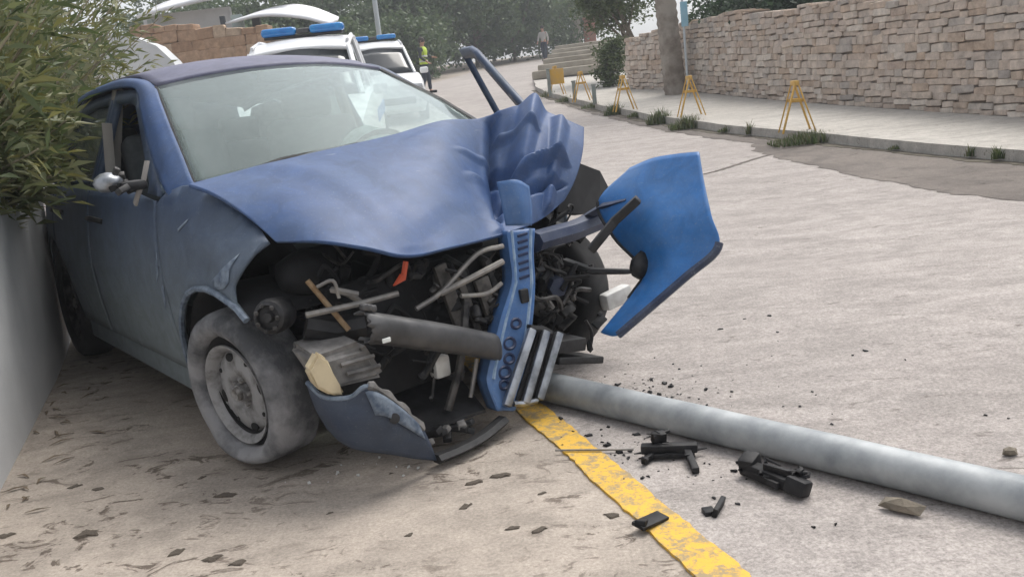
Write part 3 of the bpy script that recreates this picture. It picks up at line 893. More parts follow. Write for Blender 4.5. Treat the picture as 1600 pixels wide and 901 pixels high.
# rear door, quarter, sill
rear_poly = [(-1.574, .27), (-1.574, .60), (-1.576, .945), (-2.36, .955), (-2.375, .80), (-2.36, .66), (-2.27, .61), (-2.19, .54), (-2.135, .45), (-2.11, .35), (-2.10, .27)]
rear_win = [(-1.574, .95), (-1.574, 1.36), (-1.9, 1.358), (-2.25, 1.335), (-2.39, 1.25), (-2.40, .96), (-2.30, .958), (-2.30, 1.22), (-2.2, 1.285), (-1.9, 1.308), (-1.63, 1.31), (-1.63, .95)]
quarter_poly = [(-2.39, .955), (-2.385, .66), (-2.48, .67), (-2.60, .65), (-2.70, .59), (-2.77, .50), (-2.81, .40), (-2.82, .32), (-3.0, .33), (-3.05, .45), (-3.06, .75), (-3.03, .955)]
cpil = [(-2.405, .96), (-2.40, 1.255), (-2.5, 1.30), (-2.8, 1.27), (-2.9, 1.20), (-3.02, .96)]
for sgn in (1, -1):
    rd = panel('rear_door', rear_poly, sgn, M['paint_side'], car, 0.08)
    panel('window_frame', rear_win, sgn, M['paint_side'], rd, 0.08, 0.03, off=-.006)
    panel('window_pane', [(-1.63, .95), (-1.63, 1.31), (-1.9, 1.308), (-2.2, 1.285), (-2.30, 1.22), (-2.30, .958)], sgn, M['glass'], rd, 0.15, 0.004, off=-.02)
    mb = MB(); mb.tube([(x, -sgn * (side_y(x, z) + o_), z) for x, z, o_ in ((-2.28, .82, 0), (-2.23, .835, .03), (-2.15, .835, .03), (-2.10, .82, 0))], 0.012, 6); mb.build('handle', M['black'], rd)
    qp = panel('quarter_panel', quarter_poly, sgn, M['paint_side'], car, 0.08)
    panel('rear_pillar', cpil, sgn, M['paint_side'], qp, 0.08)
    # rail from the foot of the windscreen along the roof edge
    inner = np.array([(-.10, .70, .87), (-.27, .70, .945), (-.46, .665, 1.05), (-.68, .622, 1.165), (-.90, .575, 1.268), (-1.06, .54, 1.337), (-1.25, .535, 1.383), (-1.6, .54, 1.408), (-2.3, .535, 1.385), (-2.9, .49, 1.29)])
    outer = np.array([(-.30, .735, .85), (-.41, .757, .925), (-.60, .725, 1.0), (-.80, .683, 1.125), (-.99, .635, 1.24), (-1.12, .598, 1.325), (-1.26, .588, 1.355), (-1.6, .588, 1.37), (-2.3, .585, 1.35), (-2.9, .55, 1.25)])
    midl = (inner + outer) / 2 + np.array([0.012, .010, .010])
    midl[0] -= np.array([.012, .010, .03]); midl[1] -= np.array([.008, .008, .012])
    net = np.stack([inner, midl, outer], 1); net[..., 1] *= -sgn
    sheet('roof_rail', crnet(net, 4, 4), M['paint_side'] if sgn < 0 else M['paint'], car, 0.010, 0)
    mb = MB(); mb.box((-1.25, -sgn * .735, .215), (1.72, .07, .10), bevel=.015); mb.build('sill', M['paint_side'], car)
    mb = MB(); mb.box((-1.585, -sgn * .69, .62), (.09, .05, .70), bevel=.01)
    mb.box((-1.585, -sgn * .600, 1.16), (.07, .04, .44), Matrix.Rotation(-sgn * R(12.5), 3, 'X'), bevel=.01); mb.build('door_pillar', M['trim_light'], car)
# left front door hangs ajar on its bent hinge
ca, sa = math.cos(R(27)), math.sin(R(27))
def swing(p):
    lx, ly = p.x + .45, p.y - .80           # outward positive
    return (-.31 + lx * ca + ly * sa, .99 - lx * sa + ly * ca, p.z + .085)
door(-1, 0, car, M['paint_side'], fn=swing)

# roof, windscreen, tailgate
roofnet = []
for X, zc, ze in ((-.955, 1.382, 1.34), (-1.1, 1.418, 1.372), (-1.35, 1.456, 1.400), (-1.7, 1.468, 1.41), (-2.2, 1.455, 1.39), (-2.6, 1.42, 1.35), (-2.93, 1.365, 1.29)):
    hw = .535 if X > -2.5 else .51
    roofnet.append([(X - .10 * (t * t) * (1 if X > -1.3 else (-.3)), hw * t, ze + (zc - ze) * (1 - t * t)) for t in (1, .66, .33, 0, -.33, -.66, -1)])
M['paint_roof'] = paint('roof_paint_pale', (0.06, 0.07, 0.14), dust=(0.27, 0.26, 0.31), base_dust=0.25, rough=0.5, scratch=False)  # paler, greyer blue than the bonnet, with more dust
roof = sheet('roof', crnet(CN(roofnet), 4, 4), M['paint_roof'], car, 0.02, 0)
wsnet = []
for t, xb, zb, hw, bow in ((0, -.285, .945, .695, .19), (.25, -.475, 1.05, .66, .165), (.5, -.665, 1.157, .622, .14), (.75, -.86, 1.248, .58, .12), (1, -1.05, 1.335, .54, .10)):
    wsnet.append([(xb + bow * (1 - s * s), hw * s, zb + .045 * (1 - s * s)) for s in (1, .75, .5, .25, 0, -.25, -.5, -.75, -1)])
ws = sheet('windscreen', crnet(CN(wsnet), 5, 3), M['windshield'], car, 0.005, 0)
e_ = CN(wsnet)
mb = MB(); mb.tube([tuple(p) for p in e_[:, 0]], 0.008, 5); mb.build('seal', M['black'], ws)
mb = MB(); mb.tube([tuple(p) for p in e_[:, -1]], 0.010, 5); mb.build('seal', M['black'], ws)
mb = MB(); mb.tube([(p[0] + .012, p[1], p[2] - .004) for p in cr(e_[0], 3)], 0.022, 6); mb.build('cowl', M['black'], car)
mb = MB(); mb.tube([C((-.16, .62, .962)), C((-.20, .40, 1.0)), C((-.17, .10, 1.02))], 0.008, 5); mb.box(C((-.15, .64, .955)), (.03, .03, .02)); mb.build('wiper', M['black'], car)
mb = MB(); mb.box(C((-1.0, 0.0, 1.345)), (.05, .22, .06), bevel=.015); mb.build('rear_view_mirror', M['black'], car)
tg = np.array([[(-2.93, .51 * t, 1.365 - .075 * t * t) for t in (1, .5, 0, -.5, -1)], [(-3.02, .56 * t, 1.14) for t in (1, .5, 0, -.5, -1)], [(-3.08, .62 * t, .94) for t in (1, .5, 0, -.5, -1)], [(-3.10, .64 * t, .62) for t in (1, .5, 0, -.5, -1)]])
sheet('tailgate', crnet(CN(tg), 4, 4), M['paint_side'], car, 0.015, 0)
rw = tg[0:3].copy(); rw[:, :, 0] -= .012; rw[0] = rw[0] * .25 + rw[1] * .75 * 1 + 0; rw[0, :, 2] = 1.29; rw[0, :, 0] = -2.985; rw[2, :, 2] = .97; rw[..., 1] *= .86
sheet('rear_window', crnet(CN(rw), 3, 3), M['glass'], car, 0.004, 0)
rb = np.array([[(-3.0 - .12 * (1 - t ** 4), .72 * t, z) for t in (1, .8, .4, 0, -.4, -.8, -1)] for z in (.62, .5, .36, .28)])
sheet('rear_bumper', crnet(CN(rb), 3, 4), M['paint_side'], car, 0.012, 0)
for sgn in (1, -1):
    mb = MB(); mb.box((-3.04, -sgn * .63, .80), (.07, .12, .22), bevel=.02); mb.build('tail_lamp', M['orange'], car)

# floor pan, firewall, inner wings
mb = MB(); mb.box((-1.55, 0, .20), (2.9, 1.38, .05)); mb.build('floor_pan', M['inner'], car)
mb = MB(); mb.box((-.28, 0, .56), (.05, 1.34, .72)); mb.build('firewall', M['inner'], car)
iw = np.array([[(-.30, .60, .90), (-.05, .60, .86), (.12, .58, .78), (.22, .56, .70)], [(-.30, .62, .66), (-.05, .60, .68), (.12, .57, .66), (.20, .55, .60)], [(-.30, .46, .40), (-.05, .44, .60), (.10, .44, .58), (.20, .46, .44)], [(-.30, .44, .18), (-.05, .42, .25), (.10, .42, .25), (.20, .44, .2)]])
sheet('inner_wing', crnet(CN(iw), 4, 4), M['inner'], car, 0.006, 0)
iw2 = iw.copy(); iw2[..., 1] *= -1; iw2[..., 0] -= .05
sheet('inner_wing', crnet(CN(iw2), 4, 4), M['inner'], car, 0.006, 0)
# black liner inside the wheel arch
ln = [[(x, y_, z - .004) for x, z in ARCH_F] for y_ in (.785, .60, .46)]
sheet('wheel_arch_liner', CN(ln), M['inner'], car, 0.004, 0)

# bonnet, folded up where the post struck
def hood_grid():
    H0 = np.array(NETS['HOOD'])
    rr, ff = H0[0], H0[1]
    rows = []
    for t in (0, .25, .5, .75, 1):
        row = rr * (1 - t) + ff * t
        b_ = 4 * t * (1 - t)
        row[:, 2] += b_ * np.array([.028, .036, .040, .036, .022, -.035, -.050, .035, .030, -.015])
        row[:, 0] += b_ * np.array([0, 0, 0, 0, 0, -.03, -.05, .03, .02, .03])
        rows.append(row)
    g = crnet(np.array(rows), 34, 30)
    nr, nc = g.shape[:2]
    T, S = np.meshgrid(np.linspace(0, 1, nr), np.linspace(0, 1, nc), indexing='ij')
    def ridge(t0, s0, t1, s1, w, a):
        dt, ds = t1 - t0, s1 - s0
        k = np.clip(((T - t0) * dt + (S - s0) * ds) / (dt * dt + ds * ds), 0, 1)
        d = np.hypot(T - (t0 + k * dt), S - (s0 + k * ds))
        k = np.clip(1 - d / (w * 1.5), 0, 1)
        return a * k * k * (3 - 2 * k) * (.85 + .3 * k)
    z = np.zeros_like(T)
    z += ridge(.05, .12, .95, .34, .045, .006)          # pressed crease, right-hand side
    z += ridge(.05, .62, .85, .60, .036, -.032)
    z += ridge(.2, .66, .3, .78, .03, .020)
    z += ridge(.5, .52, .95, .57, .03, .010)
    z += ridge(.12, .40, .5, .52, .05, .006)         # buckle lines at the strike
    z += ridge(.0, .80, .62, .72, .038, .046)
    z += ridge(.62, .72, .55, .92, .036, .040)
    z += ridge(.42, .62, .62, .72, .036, -.036)
    z += ridge(.75, .66, .78, .92, .042, -.036)
    z += ridge(.08, .90, .95, .88, .03, .026)
    z += ridge(.3, .50, .34, .58, .03, .010)
    z += ridge(.97, .35, .8, .46, .06, -.004)
    g[..., 2] += z
    g[..., 0] += z * .6
    return g
hood = sheet('bonnet', CN(hood_grid()), M['paint'], car, 0.012, 0)
fold = sheet('bonnet_fold', crnet(CN(NETS['FOLD']), 6, 6), M['paint_strip'], hood, 0.006, 0)  # lighter blue than the bonnet: the fold's highlight is in its colour

# torn left fender, bent outwards
fg = crnet(CN(NETS['FENDER']), 7, 8)
lf = sheet('torn_fender', fg, M['paint_clean_skylit'], car, 0.006, 0)
mb = MB(); mb.tube([tuple(p) for p in fg[20:, -1]], 0.015, 6); mb.build('fender_lip', M['paint_dark'], lf)
mb = MB(); mb.tube([tuple(p) for p in fg[7:30, 0]], 0.008, 6); mb.build('fender_lip', M['black'], lf)
bk = NETS['BRACK'][0]
mb = MB()
for i in range(2):
    a, c = Vector(C(bk[i])), Vector(C(bk[i + 1]))
    mb.box((a + c) / 2, (.075, .03, (c - a).length + .01), orient(a, c).to_3x3(), bevel=.004)
br = mb.build('bracket', M['black'], lf)
for i, f_ in enumerate((.2, .4, .55, .8, .92)):
    k = 0 if f_ < .5 else 1
    a, c = Vector(C(bk[k])), Vector(C(bk[k + 1])); p = a.lerp(c, (f_ * 2) % 1)
    mb = MB(); mb.box(p + Vector((.012, 0, .006)), (.018, .026, .012), orient(a, c).to_3x3(), bevel=.003); mb.build('clip', M['alu'], br)
mb = MB(); mb.blob(C((.60, -.575, .475)), (.035, .05, .055), amp=.1); mb.build('fender_block', M['black'], lf)

# torn inner stays that still hold the fender
MB().tube([C((.16, -.66, .60)), C((.30, -.66, .66)), C((.40, -.615, .69)), C((.50, -.63, .71))], [.05, .045, .04, .02], 6, flat=.35).build('fender_stay', M['paint_dark'], lf)
MB().tube([C((.15, -.58, .46)), C((.35, -.56, .44)), C((.52, -.57, .45)), C((.62, -.575, .46))], [.03, .025, .02, .012], 6, flat=.5).build('fender_stay', M['black'], lf)

# lock carrier: bent blue strip with pressed slots
sl = np.array(NETS['SLAM'])
net = []
for (a, c) in sl:
    a, c = np.array(a), np.array(c)
    net.append([a + np.array([-.05, .0, 0]), a, a * .97 + c * .03 + np.array([.012, 0, 0]), a * .5 + c * .5 + np.array([.004, 0, 0]), c * .97 + a * .03 + np.array([.012, 0, 0]), c, c + np.array([-.05, 0, 0])])
carrier = sheet('lock_carrier', crnet(CN(net), 6, 2), M['paint_strip'], car, 0.005, 0)
M['edge_highlight'] = simple('painted_edge_highlight', (0.30, 0.40, 0.52), 0.4, c2=(0.14, 0.24, 0.40), ns=30)  # pale blue paints the highlights along the carrier's edges
M['slot'] = simple('slot_navy', (0.012, 0.025, 0.075), 0.5)
def onface(i, t, s, off=.012):
    a = np.array(sl[i][0]) * (1 - t) + np.array(sl[i + 1][0]) * t
    c = np.array(sl[i][1]) * (1 - t) + np.array(sl[i + 1][1]) * t
    p = a * (1 - s) + c * s; p[0] += off
    d = (np.array(sl[i + 1][0]) - np.array(sl[i][0])); d /= np.linalg.norm(d)
    return Vector(C(p)), Vector(C(d))
for (i, t) in ((0, .2), (0, .45), (0, .7), (0, .95), (1, .25), (1, .5), (1, .8)):
    p, d = onface(i, t, .55, .010)
    mb = MB(); mb.box(p, (.008, .045, .010), orient(p, p + d).to_3x3() @ Matrix.Rotation(R(90), 3, 'X') if False else Matrix.Rotation(R(4), 3, 'X'), bevel=.002); mb.build('slot', M['slot'], carrier)
for (i, t, s, r) in ((3, .05, .5, .020), (3, .45, .42, .024), (3, .75, .5, .020), (4, .05, .45, .024), (4, .55, .5, .018)):
    p, d = onface(i, t, s, .010)
    mb = MB()
    ringp = [(r, -.004), (r + .007, 0), (r, .006), (r - .007, 0)]
    mb.lathe(ringp, 14, Matrix.Translation(p) @ Vector((1, .0, .25)).to_track_quat('Z', 'Y').to_matrix().to_4x4() @ Matrix.Diagonal((1, .8, 1, 1)), closed=True)
    mb.build('pressed_ring', M['slot'], carrier)
p, d = onface(2, .35, .6, .012)
mb = MB(); mb.box(p, (.02, .035, .05), bevel=.005); mb.build('latch', M['black'], carrier)
for s in (.14, .86):
    mb = MB(); mb.tube([onface(i, t, s, .012)[0] for i in range(0, 5) for t in (0, .5)], .0065, 5); mb.build('pressed_rib', M['edge_highlight'], carrier)

# grille: three slats hanging beside the carrier
gr = empty('grille'); gr.parent = car
for a, c in NETS['SLATS']:
    a, c = Vector(C(a)), Vector(C(c))
    mb = MB(); mb.box((a + c) / 2 + Vector((.02, 0, 0)), (.030, .030, (c - a).length), orient(a, c).to_3x3() @ Matrix.Rotation(R(30), 3, 'Z'), bevel=.006); mb.build('slat', M['chrome'], gr)
a = [Vector(C(q_[0])) for q_ in NETS['SLATS']]; c = [Vector(C(q_[1])) for q_ in NETS['SLATS']]
mb = MB(); mb.poly([a[0] + Vector((-.005, .06, 0)), a[2], c[2], c[0] + Vector((-.005, .06, 0))], .012, (-1, 0, 0)); mb.build('grille_back', M['black'], gr)
mb = MB(); mb.tube([a[0], a[1], a[2] + Vector((0, -.03, 0))], .016, 6); mb.build('grille_frame', M['black'], gr)
mb = MB(); mb.tube([c[0] + Vector((.02, .03, 0)), c[1] + Vector((.02, 0, 0)), c[2] + Vector((.02, -.01, 0))], .010, 6); mb.build('grille_frame', M['chrome'], gr)

# crash beam
bp = [Vector(C(q_)) for q_ in NETS['BEAM'][0]]
net = []
for i, p in enumerate(bp):
    net.append([p + Vector((.04 * math.cos(t) - .01, .0, .047 * (abs(math.sin(t)) ** .7) * (1 if t > 0 else -1))) for t in np.linspace(-2.4, 2.4, 9)])
bgrid = crnet(np.array([[tuple(v_) for v_ in r] for r in net]), 8, 3)
bgrid[..., 0] += .004 * np.sin(np.arange(len(bgrid)) * .9)[:, None]
bgrid[:2, :, 1] += RNG.normal(size=bgrid[:2, :, 1].shape) * .008
bm_ = sheet('crash_beam', bgrid, M['beam'], car, 0.006, 0)
p = bp[0].lerp(bp[1], .28); mb = MB(); mb.box(p + Vector((.04, 0, -.03)), (.006, .028, .014), bevel=.002); mb.build('sticker', M['paper'], bm_)
for f_ in (0.02, .10, .2):
    p = bp[0].lerp(bp[1], f_); mb = MB(); mb.box(p + Vector((.0, 0, .062)), (.03, .02, .02), bevel=.005); mb.build('weld_tab', M['beam'], bm_)

# torn bumper corner, lip
bg = crnet(CN(NETS['BUMPER']), 6, 6)
bmp = sheet('bumper_corner', bg, M['paint_bumper'], car, 0.008, 0)
mb = MB(); mb.tube([tuple(p) for p in bg[0, :20]], .008, 6); mb.build('torn_edge', M['scraped'], bmp)
mb = MB(); mb.tube([tuple(p + np.array([0, 0, .004])) for p in bg[0, 18:]], [.012 + .006 * math.sin(i * 1.9) for i in range(len(bg[0, 18:]))], 6); mb.build('torn_edge', M['tank'], bmp)
# pale torn strap along the slope of the bumper corner
e0 = bg[1:6, 16:29] + np.array([.012, .0, .008])
sheet('torn_strap', e0, M['scraped'], bmp, .006, 0)
mb = MB(); mb.lathe([(.013, 0), (.016, .004), (.016, .01), (.006, .012)], 12, Matrix.Translation(Vector(bg[4, 21]) + Vector((.012, 0, .0))) @ Vector((1, -.5, .3)).to_track_quat('Z', 'Y').to_matrix().to_4x4()); mb.build('bumper_clip', M['black'], bmp)
lp = [Vector(C(q_)) for q_ in NETS['LIP'][0]]
lpp = cr(np.array([tuple(p) for p in lp]), 5)
lip = MB().tube([tuple(p) for p in lpp], .028, 6, flat=.6).build('bumper_lip', M['black'], car)
for i in range(9):
    p = Vector(lpp[1 + i]) + Vector((-.05 - .04 * random.random(), random.uniform(-.02, .02), .03 + .03 * random.random()))
    mb = MB(); mb.box(p, (.07, .03, .02), Euler((random.uniform(-.5, .5), random.uniform(-.5, .5), random.uniform(-1, 1))).to_matrix(), bevel=.004); mb.build('lip_shard', M['black'] if i % 3 else M['tank'], lip)
mb = MB(); mb.poly([C((.50, .36, .10)), C((.48, .10, .09)), C((.25, .05, .16)), C((.22, .42, .18))], .01); mb.build('undertray', M['black'], car)

# washer tank with cream side
tk = [Vector(C(q_)) for q_ in NETS['TANK'][0]]
mb = MB()
fr_ = tk
bk_ = [p + Vector((-.20, .0, .02)) for p in tk]
vsf = [mb.bm.verts.new(p) for p in fr_]; vsb = [mb.bm.verts.new(p) for p in bk_]
mb.bm.faces.new(vsf); mb.bm.faces.new(vsb[::-1])
for i in range(4): mb.bm.faces.new((vsf[i], vsb[i], vsb[(i + 1) % 4], vsf[(i + 1) % 4]))
bmesh.ops.bevel(mb.bm, geom=mb.bm.edges[:], offset=.018, segments=3, affect='EDGES')
for v_ in mb.bm.verts: v_.co += Vector((random.uniform(-.006, .006), random.uniform(-.006, .006), random.uniform(-.006, .006)))
tank = mb.build('washer_tank', M['tank'], car)
mb = MB(); mb.poly([C(q_) for q_ in NETS['CREAM'][0]], .05, (-1, .15, .05))
bmesh.ops.bevel(mb.bm, geom=mb.bm.edges[:], offset=.008, segments=2, affect='EDGES')
mb.build('tank_side', M['cream'], tank)
for z_ in (.35, .62):
    a = tk[0].lerp(tk[3], z_) .lerp(tk[1].lerp(tk[2], z_), .35) + Vector((.006, 0, 0)); c = tk[1].lerp(tk[2], z_) + Vector((.006, 0, 0))
    mb = MB(); mb.tube([a, c], .008, 5); mb.build('tank_rib', M['tank'], tank)

# round black cap ahead of the wheel arch
cp = Vector(C(NETS['CAP'][0][0]))
mb = MB()
mb.lathe([(.052, -.09), (.056, -.02), (.050, 0), (.038, .006), (.034, -.005), (.018, -.004), (.014, .012), (.0, .012)], 18, Matrix.Translation(cp) @ Vector((.7, -.75, .1)).to_track_quat('Z', 'Y').to_matrix().to_4x4())
cap_ = mb.build('lamp_socket', M['black'], car)
for k in range(7):
    t = 2 * math.pi * k / 7
    mb = MB(); mb.box(cp + Vector((.012, -.012, 0)) + Vector((.7, .7, 0)) * (.034 * math.cos(t)) + Vector((0, 0, .040 * math.sin(t))), (.012, .012, .012), bevel=.003); mb.build('socket_tooth', M['grime'], cap_)

# rods, hoses, straps seen in the open engine bay
rodm = ['alu', 'brown', 'alu', 'alu', 'alu', 'grime', 'alu', 'grime', 'alu']
rodr = [.010, .009, .011, .009, .008, .014, .008, .020, .006]
for pts, mt, r in zip(NETS['RODS'], rodm, rodr):
    if r == .020: continue
    P = cr(np.array([C(q_) for q_ in pts]), 5) if len(pts) > 2 else [C(q_) for q_ in pts]
    MB().tube([tuple(p) for p in P], r, 7).build('rod' if mt == 'alu' else ('strap' if mt == 'brown' else 'hose'), M[mt], car)
hk = [C(q_) for q_ in NETS['HOOK'][0]]
MB().tube(hk, .010, 6).build('tow_hook', M['orange'], car)
mb = MB(); mb.box(C((.40, .21, .27)), (.05, .06, .075), bevel=.01); mb.build('relay_box', M['whitepl'], car)
ir = [C(q_) for q_ in NETS['INNERRAIL'][0]]
MB().tube(ir, .052, 8, flat=.8).build('inner_rail', M['paint_dark'], car)
bpn = CN(NETS['BLACKPL'])
sheet('strut_bracket', bpn, M['inner'], car, .02, 0, smooth=False)
mb = MB(); mb.tube([C((.03, -.78, .83)), C((.09, -.62, .70)), C((.16, -.50, .64))], .018, 6); mb.build('bonnet_hinge', M['grime'], car)
a, c = [Vector(C(q_)) for q_ in NETS['LEDGE'][0]]
mb = MB()
mb.box(a.lerp(c, .5) + Vector((-.03, 0, .05)), (.14, .24, .028), Euler((R(-14), 0, R(4))).to_matrix(), bevel=.006)
mb.box(a.lerp(c, .35) + Vector((-.03, 0, .10)), (.12, .16, .05), Euler((R(-10), R(4), R(8))).to_matrix(), bevel=.006)
mb.build('skid_plate', M['black'], car)
a, c = [Vector(C(q_)) for q_ in NETS['WBOT'][0]]
mb = MB(); mb.box(a.lerp(c, .5) + Vector((0, 0, .01)), (.06, .15, .075), Euler((R(8), 0, 0)).to_matrix(), bevel=.018); mb.build('reservoir', M['whitepl'], car)
MB().tube([tuple(p) for p in cr(np.array([C(q_) for q_ in NETS['CABLE'][0]]), 5)], .007, 5).build('cable', M['black'], car)
MB().blob(C((.25, -.589, .115)), (.014, .014, .028), sub=1).build('connector', M['black'], car)

# engine, radiator, battery and wreckage filling the bay
mb = MB()
mb.box((.06, .05, .42), (.34, .62, .36), Euler((0, R(8), R(6))).to_matrix(), bevel=.03)
mb.box((.02, -.02, .62), (.26, .46, .08), Euler((0, R(5), R(4))).to_matrix(), bevel=.025)
eng = mb.build('engine', M['inner'], car)
for k in range(4):
    MB().tube([(.18, .22 - .11 * k, .58), (.27, .23 - .11 * k, .55), (.30, .23 - .11 * k, .46)], .022, 8).build('intake_pipe', M['grime'], eng)
mb = MB(); mb.box((.30, -.30, .40), (.035, .50, .40), Euler((0, R(-6), R(8))).to_matrix(), bevel=.008); rad = mb.build('radiator', M['inner'], car)
for k in range(7):
    mb = MB(); mb.box((.322 - .006 * k, -.30, .24 + .05 * k), (.012, .46, .012), Euler((0, 0, R(8))).to_matrix()); mb.build('radiator_fin', M['grime'], rad)
mb = MB(); mb.box((.02, -.46, .62), (.17, .22, .18), bevel=.012); mb.build('battery', M['black'], car)
mb = MB(); mb.blob(C((.20, .55, .64)), (.09, .10, .08), amp=.06); mb.build('headlamp_bowl', M['inner'], car)
mb = MB()
mb.tube([C((.33, .63, .50)), C((.36, .55, .47)), C((.38, .46, .47))], .045, 8)
mb.build('headlamp_bracket', M['black'], car)
def wreck_piece(c0, k, sc=1.0):
    kind = k % 6
    mt = ('black', 'inner', 'grime', 'black', 'rubber_dark', 'grime', 'alu' if k % 4 == 0 else 'inner')[(k * 3) % 7]
    if kind in (0, 1, 2):
        d = [Vector((random.uniform(-.04, .05), random.uniform(-.12, .12), random.uniform(-.10, .10))) * sc for _ in range(3)]
        P = cr(np.array([tuple(c0), tuple(c0 + d[0]), tuple(c0 + d[0] + d[1]), tuple(c0 + d[0] + d[1] + d[2])]), 5)
        MB().tube([tuple(p) for p in P], random.choice((.004, .005, .007, .010, .014)) * sc, 6).build('hose', M[mt], car)
    elif kind in (3, 4):
        mb = MB()
        rot = Euler([random.uniform(-.8, .8) for _ in range(3)]).to_matrix()
        s3 = [random.uniform(.012, .035) * sc, random.uniform(.02, .08) * sc, random.uniform(.012, .06) * sc]
        mb.box(c0, s3, rot, bevel=.004)
        mb.box(c0 + rot @ Vector((0, s3[1] * .4, s3[2] * .5)), (s3[0] * 1.3, s3[1] * .3, s3[2] * .5), rot, bevel=.003)
        mb.build('bracket', M[mt], car)
    else:
        mb = MB(); mb.lathe([(.0, .02), (.02, .02), (.024, .01), (.024, -.03), (.016, -.034), (.016, -.05), (0, -.05)], 10, Matrix.Translation(c0) @ Euler([random.uniform(-1, 1) for _ in range(3)]).to_matrix().to_4x4() @ Matrix.Diagonal((sc, sc, sc, 1))); mb.build('canister', M[mt], car)
for k in range(70):      # torn left side, behind the fender
    wreck_piece(Vector((random.uniform(.06, .34), random.uniform(.24, .60), random.uniform(.20, .58))), k)
for k in range(70):      # between bonnet edge and crash beam, and under the beam
    wreck_piece(Vector((random.uniform(.24, .40), random.uniform(-.44, .16), random.uniform(.22, .60))), k + 1, .8)
for k in range(22):      # headlamp hole
    wreck_piece(Vector((random.uniform(.16, .32), random.uniform(-.58, -.38), random.uniform(.50, .66))), k + 3, .8)
# condenser edge and pipes
M['condenser'] = simple('dusty_condenser', (0.13, 0.118, 0.105), 0.7, 0.2, c2=(0.05, 0.046, 0.042), ns=22, bs=.4)
for (y_, x_, w_, z0_, z1_) in ((-.10, .36, .05, .30, .60), (-.02, .34, .03, .25, .56), (.05, .36, .06, .32, .52)):
    mb = MB(); mb.box((x_, y_, (z0_ + z1_) / 2), (.02, w_, z1_ - z0_), Euler((R(10), R(-8), 0)).to_matrix(), bevel=.004); mb.build('condenser', M['condenser'], car)
MB().tube([C((.36, .52, .46)), C((.15, .50, .44)), C((-.2, .48, .42))], .04, 6).build('chassis_leg', M['paint_dark'], car)
MB().tube([C((.30, -.42, .40)), C((.10, -.46, .42)), C((-.2, -.48, .42))], .04, 6).build('chassis_leg', M['paint_dark'], car)
MB().tube([C((.05, .62, .24)), C((.05, .3, .20)), C((.05, -.3, .20)), C((0, -.6, .24))], .03, 6).build('axle', M['inner'], car)

# wheels
def wheel(pos, steer, camber, flat, dusty, sgn):
    """axis along local Z (outer face +Z)"""
    w_ = empty('wheel'); w_.parent = car
    ax = Matrix.Translation(pos) @ Matrix.Rotation(steer, 4, 'Z') @ Matrix.Rotation(camber, 4, 'X') @ Matrix.Rotation(R(90) if sgn > 0 else R(-90), 4, 'X')
    zc = pos[2]
    def squash(p, t):
        g = ax @ p
        lim = .004
        if flat and g.z < .10:
            k = (.10 - g.z) / .14
            g.z = .10 - (.10 - lim) * min(1, k) ** .8 if g.z < .10 else g.z
            p2 = ax.inverted() @ g
            p2.z += (.035 if p.z > 0 else -.03) * min(1, max(0, k))
            return p2
        if g.z < lim: g.z = lim
        return ax.inverted() @ g
    ro = .280 if flat else .305
    ri = .196 if flat else .20
    prof = [(ri, .050), (ri + .01, .082), (ri + .035, .094), (ro - .03, .090), (ro - .010, .075), (ro - .002, .05), (ro, 0), (ro - .002, -.05), (ro - .012, -.075), (ro - .04, -.088), (ri + .02, -.08), (ri, -.05)]
    mb = MB(); mb.lathe(prof, 56, ax, closed=True, fn=squash)
    ty = mb.build('tyre', M['rubber'] if dusty else M['rubber_dark'], w_, angle=60)
    # steel rim: barrel + dished disc with holes
    mb = MB()
    rx_ = ax
    if flat: ax = Matrix.Translation((0, 0, -.008)) @ ax @ Matrix.Diagonal((.84, .84, 1, 1))
    mb.lathe([(.205, -.075), (.196, -.05), (.185, .0), (.186, .045), (.198, .055), (.208, .062), (.208, .07), (.196, .066), (.180, .05), (.172, .03), (.150, .040), (.110, .046), (.075, .044), (.062, .030), (.045, .030), (.036, .052), (.0, .054)], 48, ax)
    rim = mb.build('rim', M['rim'] if dusty else M['grime'], w_, angle=50)
    if flat:
        mb = MB(); mb.lathe([(.15, .045), (.205, .052), (.200, .035), (.15, .03)], 40, rx_, closed=True); mb.build('bead_gap_shade', M['dark'], w_)  # black ring paints the shade in the gap between rim and tyre
    for k in range(8):
        t = 2 * math.pi * (k + .3) / 8
        big = k % 2 == 0
        p = Vector((.148 * math.cos(t), .148 * math.sin(t), .0405))
        m_ = ax @ Matrix.Translation(p) @ Matrix.Rotation(t, 4, 'Z') @ Matrix.Diagonal((1, 1.5 if big else 1, 1, 1))
        mb = MB(); mb.lathe([(.0, .0035), (.017 if big else .009, .003), (.019 if big else .010, 0), (.017 if big else .009, -.006), (0, -.006)], 12, m_); mb.build('rim_hole', M['dark'], rim)
    for k in range(5):
        t = 2 * math.pi * k / 5
        m_ = ax @ Matrix.Translation((.052 * math.cos(t), .052 * math.sin(t), .030))
        mb = MB(); mb.lathe([(.010, 0), (.010, .014), (.007, .018), (0, .018)], 6, m_); mb.build('wheel_nut', M['hub'], rim)
    mb = MB(); mb.lathe([(.030, .05), (.030, .062), (.022, .070), (.012, .066), (0, .066)], 16, ax); mb.build('hub_cap', M['hub'], rim)
    mb = MB(); mb.lathe([(.12, -.06), (.12, -.03), (.05, -.02), (0, -.02)], 20, ax); mb.build('brake_drum', M['inner'], w_)
    return w_
wheel((0.0, -.715, .268), R(11), R(4), True, True, 1)
wheel((-0.12, .66, .30), R(18), R(-4), False, False, -1)
wheel((-2.46, -.70, .305), 0, 0, False, False, 1)
wheel((-2.46, .70, .305), 0, 0, False, False, -1)

